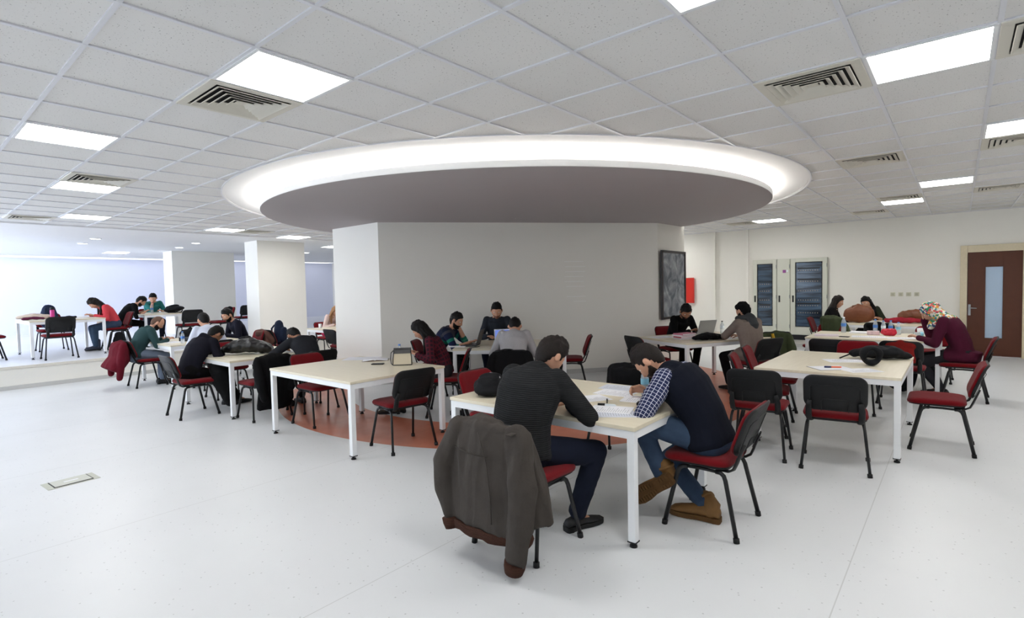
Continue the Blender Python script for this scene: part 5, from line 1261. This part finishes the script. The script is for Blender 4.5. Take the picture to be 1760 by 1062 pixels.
for pth in ([(-5.05, 5.70, .752), (-4.98, 5.55, .75), (-4.93, 5.49, .745), (-4.90, 5.46, .6), (-4.93, 5.46, .35), (-5.0, 5.5, .02)], [(-5.30, 5.55, .752), (-5.28, 5.32, .75), (-5.26, 5.26, .745), (-5.24, 5.24, .6), (-5.2, 5.26, .3), (-5.1, 5.3, .015)]):
    o = MB().tube(pth, .0045, 8).build('power_cable', BLACKP); tag(o, ('black laptop cable dangling over the edge nearer the pale grey shirt man' if pth[0][0] > -5.1 else 'black laptop cable dangling over the edge nearer the striped jersey man'), 'cable', 'laptop cables')
paper(-5.62, 5.42, zt, 35, 'white notebook under the striped jersey man\'s forearm', .26, .19, .010, False, name='notebook', group=None)
tag(MB().box((0, 0, .03), (.16, .06, .06), bev=.01).build('power_strip', BLACKP, loc=(-4.84, 4.62, 0), rotz=.6), 'dark power strip on the floor between the bare table and the core', 'power strip')
# books on the blackboard table
for k, (c, dx) in enumerate((((208, 206, 210), 0), ((176, 60, 70), .01), ((232, 226, 230), -.008), ((196, 120, 140), .006))):
    t = thing('book', ['bottom book, pale, of the stack on the blackboard table', 'second book from the bottom, red, of the stack on the blackboard table', 'third book, off-white, of the stack on the blackboard table', 'topmost pink-edged book of the stack on the blackboard table'][k], 'book', (-3.22 + dx, 7.92, zt + k * .022), radians(52 + k * 5), 'stack of books on the blackboard table')
    MB().box((0, 0, .011), (.27, .19, .017)).build('page_block', PAPER, t)
    m_ = mat('book_cover_%d' % k, c, .5); MB().box((0, 0, .0012), (.28, .20, .0024)).box((0, 0, .0206), (.28, .20, .0024)).box((-.139, 0, .011), (.003, .20, .02)).build('cover', m_, t)
settle(lump('folded_jacket', [(-.2, 0, .03), (0, .02, .05), (.2, 0, .03)], [.08, .13, .09], BLACKC, 'folded black jacket on the blackboard table in front of the books', 'jacket', (-2.86, 7.94, TZ), radians(60), flat=.4, up=(0, 1, 0), fold=.012, seed=5))
paper(-3.62, 8.02, zt, 62, 'open sheet left of the book stack on the blackboard table', .40, .28)
paper(-2.66, 8.36, zt, 62, 'sheet under the sleeve of the person in the taupe coat', .36, .26)
bottle(-3.02, 9.02, zt, 'clear bottle with dark cap at the far end of the blackboard table', cap=BLACKP, lab=LABELW)
tag(MB().lathe([(.001, 0), (.030, 0), (.036, .09), (.033, .09), (.028, .006), (.001, .006)], n=20).build('cup', mat('cup_green', (70, 96, 84), .5), loc=(-2.9, 9.06, zt)), 'small dark green cup beside the clear bottle by the blackboard', 'cup')
# bottle table
bottle(-1.42, 9.98, zt, 'tall bottle with blue and white label standing alone on the bottle table', h=.25, r=.036, lab=LABELB, cap=LABELW)
for k, (x, y, hh) in enumerate(((-1.00, 10.02, .22), (-.90, 10.06, .20), (-.80, 9.98, .21), (-.70, 9.94, .19))):
    bottle(x, y, zt, ['first from the left of four clustered clear bottles on the bottle table', 'second from the left of four clustered clear bottles on the bottle table', 'third from the left of four clustered clear bottles on the bottle table', 'rightmost of four clustered clear bottles on the bottle table'][k], h=hh, lab=(LABELB, LABELW, LABELB, mat('label_sky', (130, 190, 215), .4))[k])
bottle(-.50, 9.72, zt, 'small bottle lying on its side near the headscarf woman\'s hands', h=.18, lying=.5, lab=mat('label_sky', (130, 190, 215), .4))
tag(MB().box((0, 0, .03), (.16, .09, .06), bev=.006).build('snack_box', mat('box_red_white', (222, 190, 196), .5, noise_amt=.5, scale=18), loc=(-1.0, 9.75, zt), rotz=.1), 'pink and white snack box in front of the clustered bottles', 'box')
settle(lump('snack_bag', [(-.05, 0, .03), (.05, 0, .03)], [.05, .055], mat('foil_red', (196, 34, 58), .35, noise_amt=.3, scale=30), 'crumpled red snack bag beside the pink and white box', 'snack bag', (-.80, 9.66, TZ), .2, flat=.75, fold=.01, fs=20, vox=.006))
tag(MB().lathe([(.001, 0), (.05, 0), (.055, .002), (.06, .10), (.055, .10), (.05, .006), (.001, .006)], n=20).build('paper_cup', PAPER, loc=(-.42, 9.98, zt)), 'white paper tub by the headscarf woman\'s forearm', 'tub')
paper(-1.55, 9.32, zt, 10, 'thick stack of papers with a magenta edge at the left of the bottle table', .32, .24, .018, m=mat('sheet_warm', (226, 214, 222), .7))
paper(-1.18, 10.0, zt, -4, 'white notepad in front of the black cloth chair', .30, .20, .020, False, name='notepad', group=None)
paper(-1.02, 9.38, zt, 6, 'loose sheet in the middle of the bottle table', .42, .28)
tag(MB().box((0, 0, .006), (.13, .065, .010), bev=.003).build('phone', BLACKP, loc=(-1.30, 9.20, zt), rotz=radians(-10)), 'dark phone beside the magenta edged papers on the bottle table', 'phone')
paper(-.62, 9.35, zt, 12, 'open book-sized sheet under the headscarf woman\'s hands', .36, .26)
# farthest right table
paper(-1.28, 12.65, zt, 5, 'sheet the smiling woman writes on'); paper(-.98, 12.35, zt, -8, 'pair of printed sheets left of the red scarf', .42, .25)
# left tables
paper(-7.42, 3.78, zt, 15, 'open printed notebook in front of the crouching man', .42, .30, .006)
pen(-8.12, 2.98, zt, 60, 'black pen at the corner of the leather bag table')
paper(-10.75, 3.35, zt, 12, 'sheet the balding man writes on', .38, .26); paper(-10.3, 3.95, zt, 30, 'white booklet under the bearded man in navy\'s hands', .30, .22, .02)
bottle(-10.32, 3.36, zt, 'clear bottle by the elbow of the man in the white shirt')
# platform tables
zp = TZ + PZ + .0003
t = thing('sports_bottle', 'magenta sports bottle standing on the far left platform table', 'bottle', (-14.42, 2.30, zp))
MB().lathe([(.001, 0), (.036, 0), (.038, .01), (.038, .17), (.034, .19)], n=20).build('body', mat('bottle_magenta', (206, 60, 140), .35), t); MB().lathe([(.034, .188), (.036, .19), (.036, .235), (.03, .24), (.001, .24)], n=18).build('cap', BLACKP, t)
settle(lump('scarf', [(-.2, 0, .03), (0, .02, .05), (.22, 0, .03)], [.08, .12, .09], WOOLP, 'pale beige scarf heap on the far left platform table', 'scarf', (-14.75, 2.05, TZ + PZ), radians(70), flat=.5, up=(0, 1, 0), seed=7))
settle(lump('folded_cardigan', [(-.13, 0, .03), (.0, .02, .04), (.13, 0, .03)], [.05, .06, .05], PLUMC, 'dark plum cardigan folded in front of the beige scarf on the platform table', 'cardigan', (-14.30, 1.98, TZ + PZ), radians(85), flat=.5, up=(0, 1, 0), seed=9))
paper(-14.6, 2.75, zp, 85, 'sheet the woman in coral red writes on', group='loose papers')
settle(lump('pencil_case', [(-.07, 0, .02), (.07, 0, .02)], [.03, .03], BAGB, 'small black pencil case near the coral sweater woman', 'pencil case', (-14.1, 2.55, TZ + PZ), radians(60), flat=.8, seed=2))
bottle(-15.35, 4.35, zp, 'clear bottle between the two leaning men on the platform'); paper(-15.2, 4.15, zp, 80, 'sheet under the hands of the platform man in black')
# table behind the core's left edge
bottle(-10.85, 6.75, zp - PZ, 'bottle among cloths on the table behind the core')
settle(lump('cloth_bundle', [(-.12, 0, .05), (.1, 0, .07)], [.08, .11], mat('cloth_grey_red', (120, 100, 108), .9, noise_amt=.4, scale=9), 'grey and red cloth bundle on the table behind the core', 'bundle', (-10.75, 6.95, TZ), .5, flat=.75, seed=4))
tag(MB().lathe([(.001, 0), (.034, 0), (.038, .10), (.034, .10), (.03, .006), (.001, .006)], n=18).build('cup', PAPER, loc=(-11.25, 6.5, zt)), 'white cup at the left end of the table behind the core', 'cup')
# the pen in the vest man's hand
o = MB().tube([(-1.79, 3.69, .775), (-1.73, 3.70, .86), (-1.70, 3.705, .915)], [.002, .0045, .0045], 8).build('pen', LABELW); tag(o, 'white pen held in the vest man\'s writing hand', 'pen', 'pens')
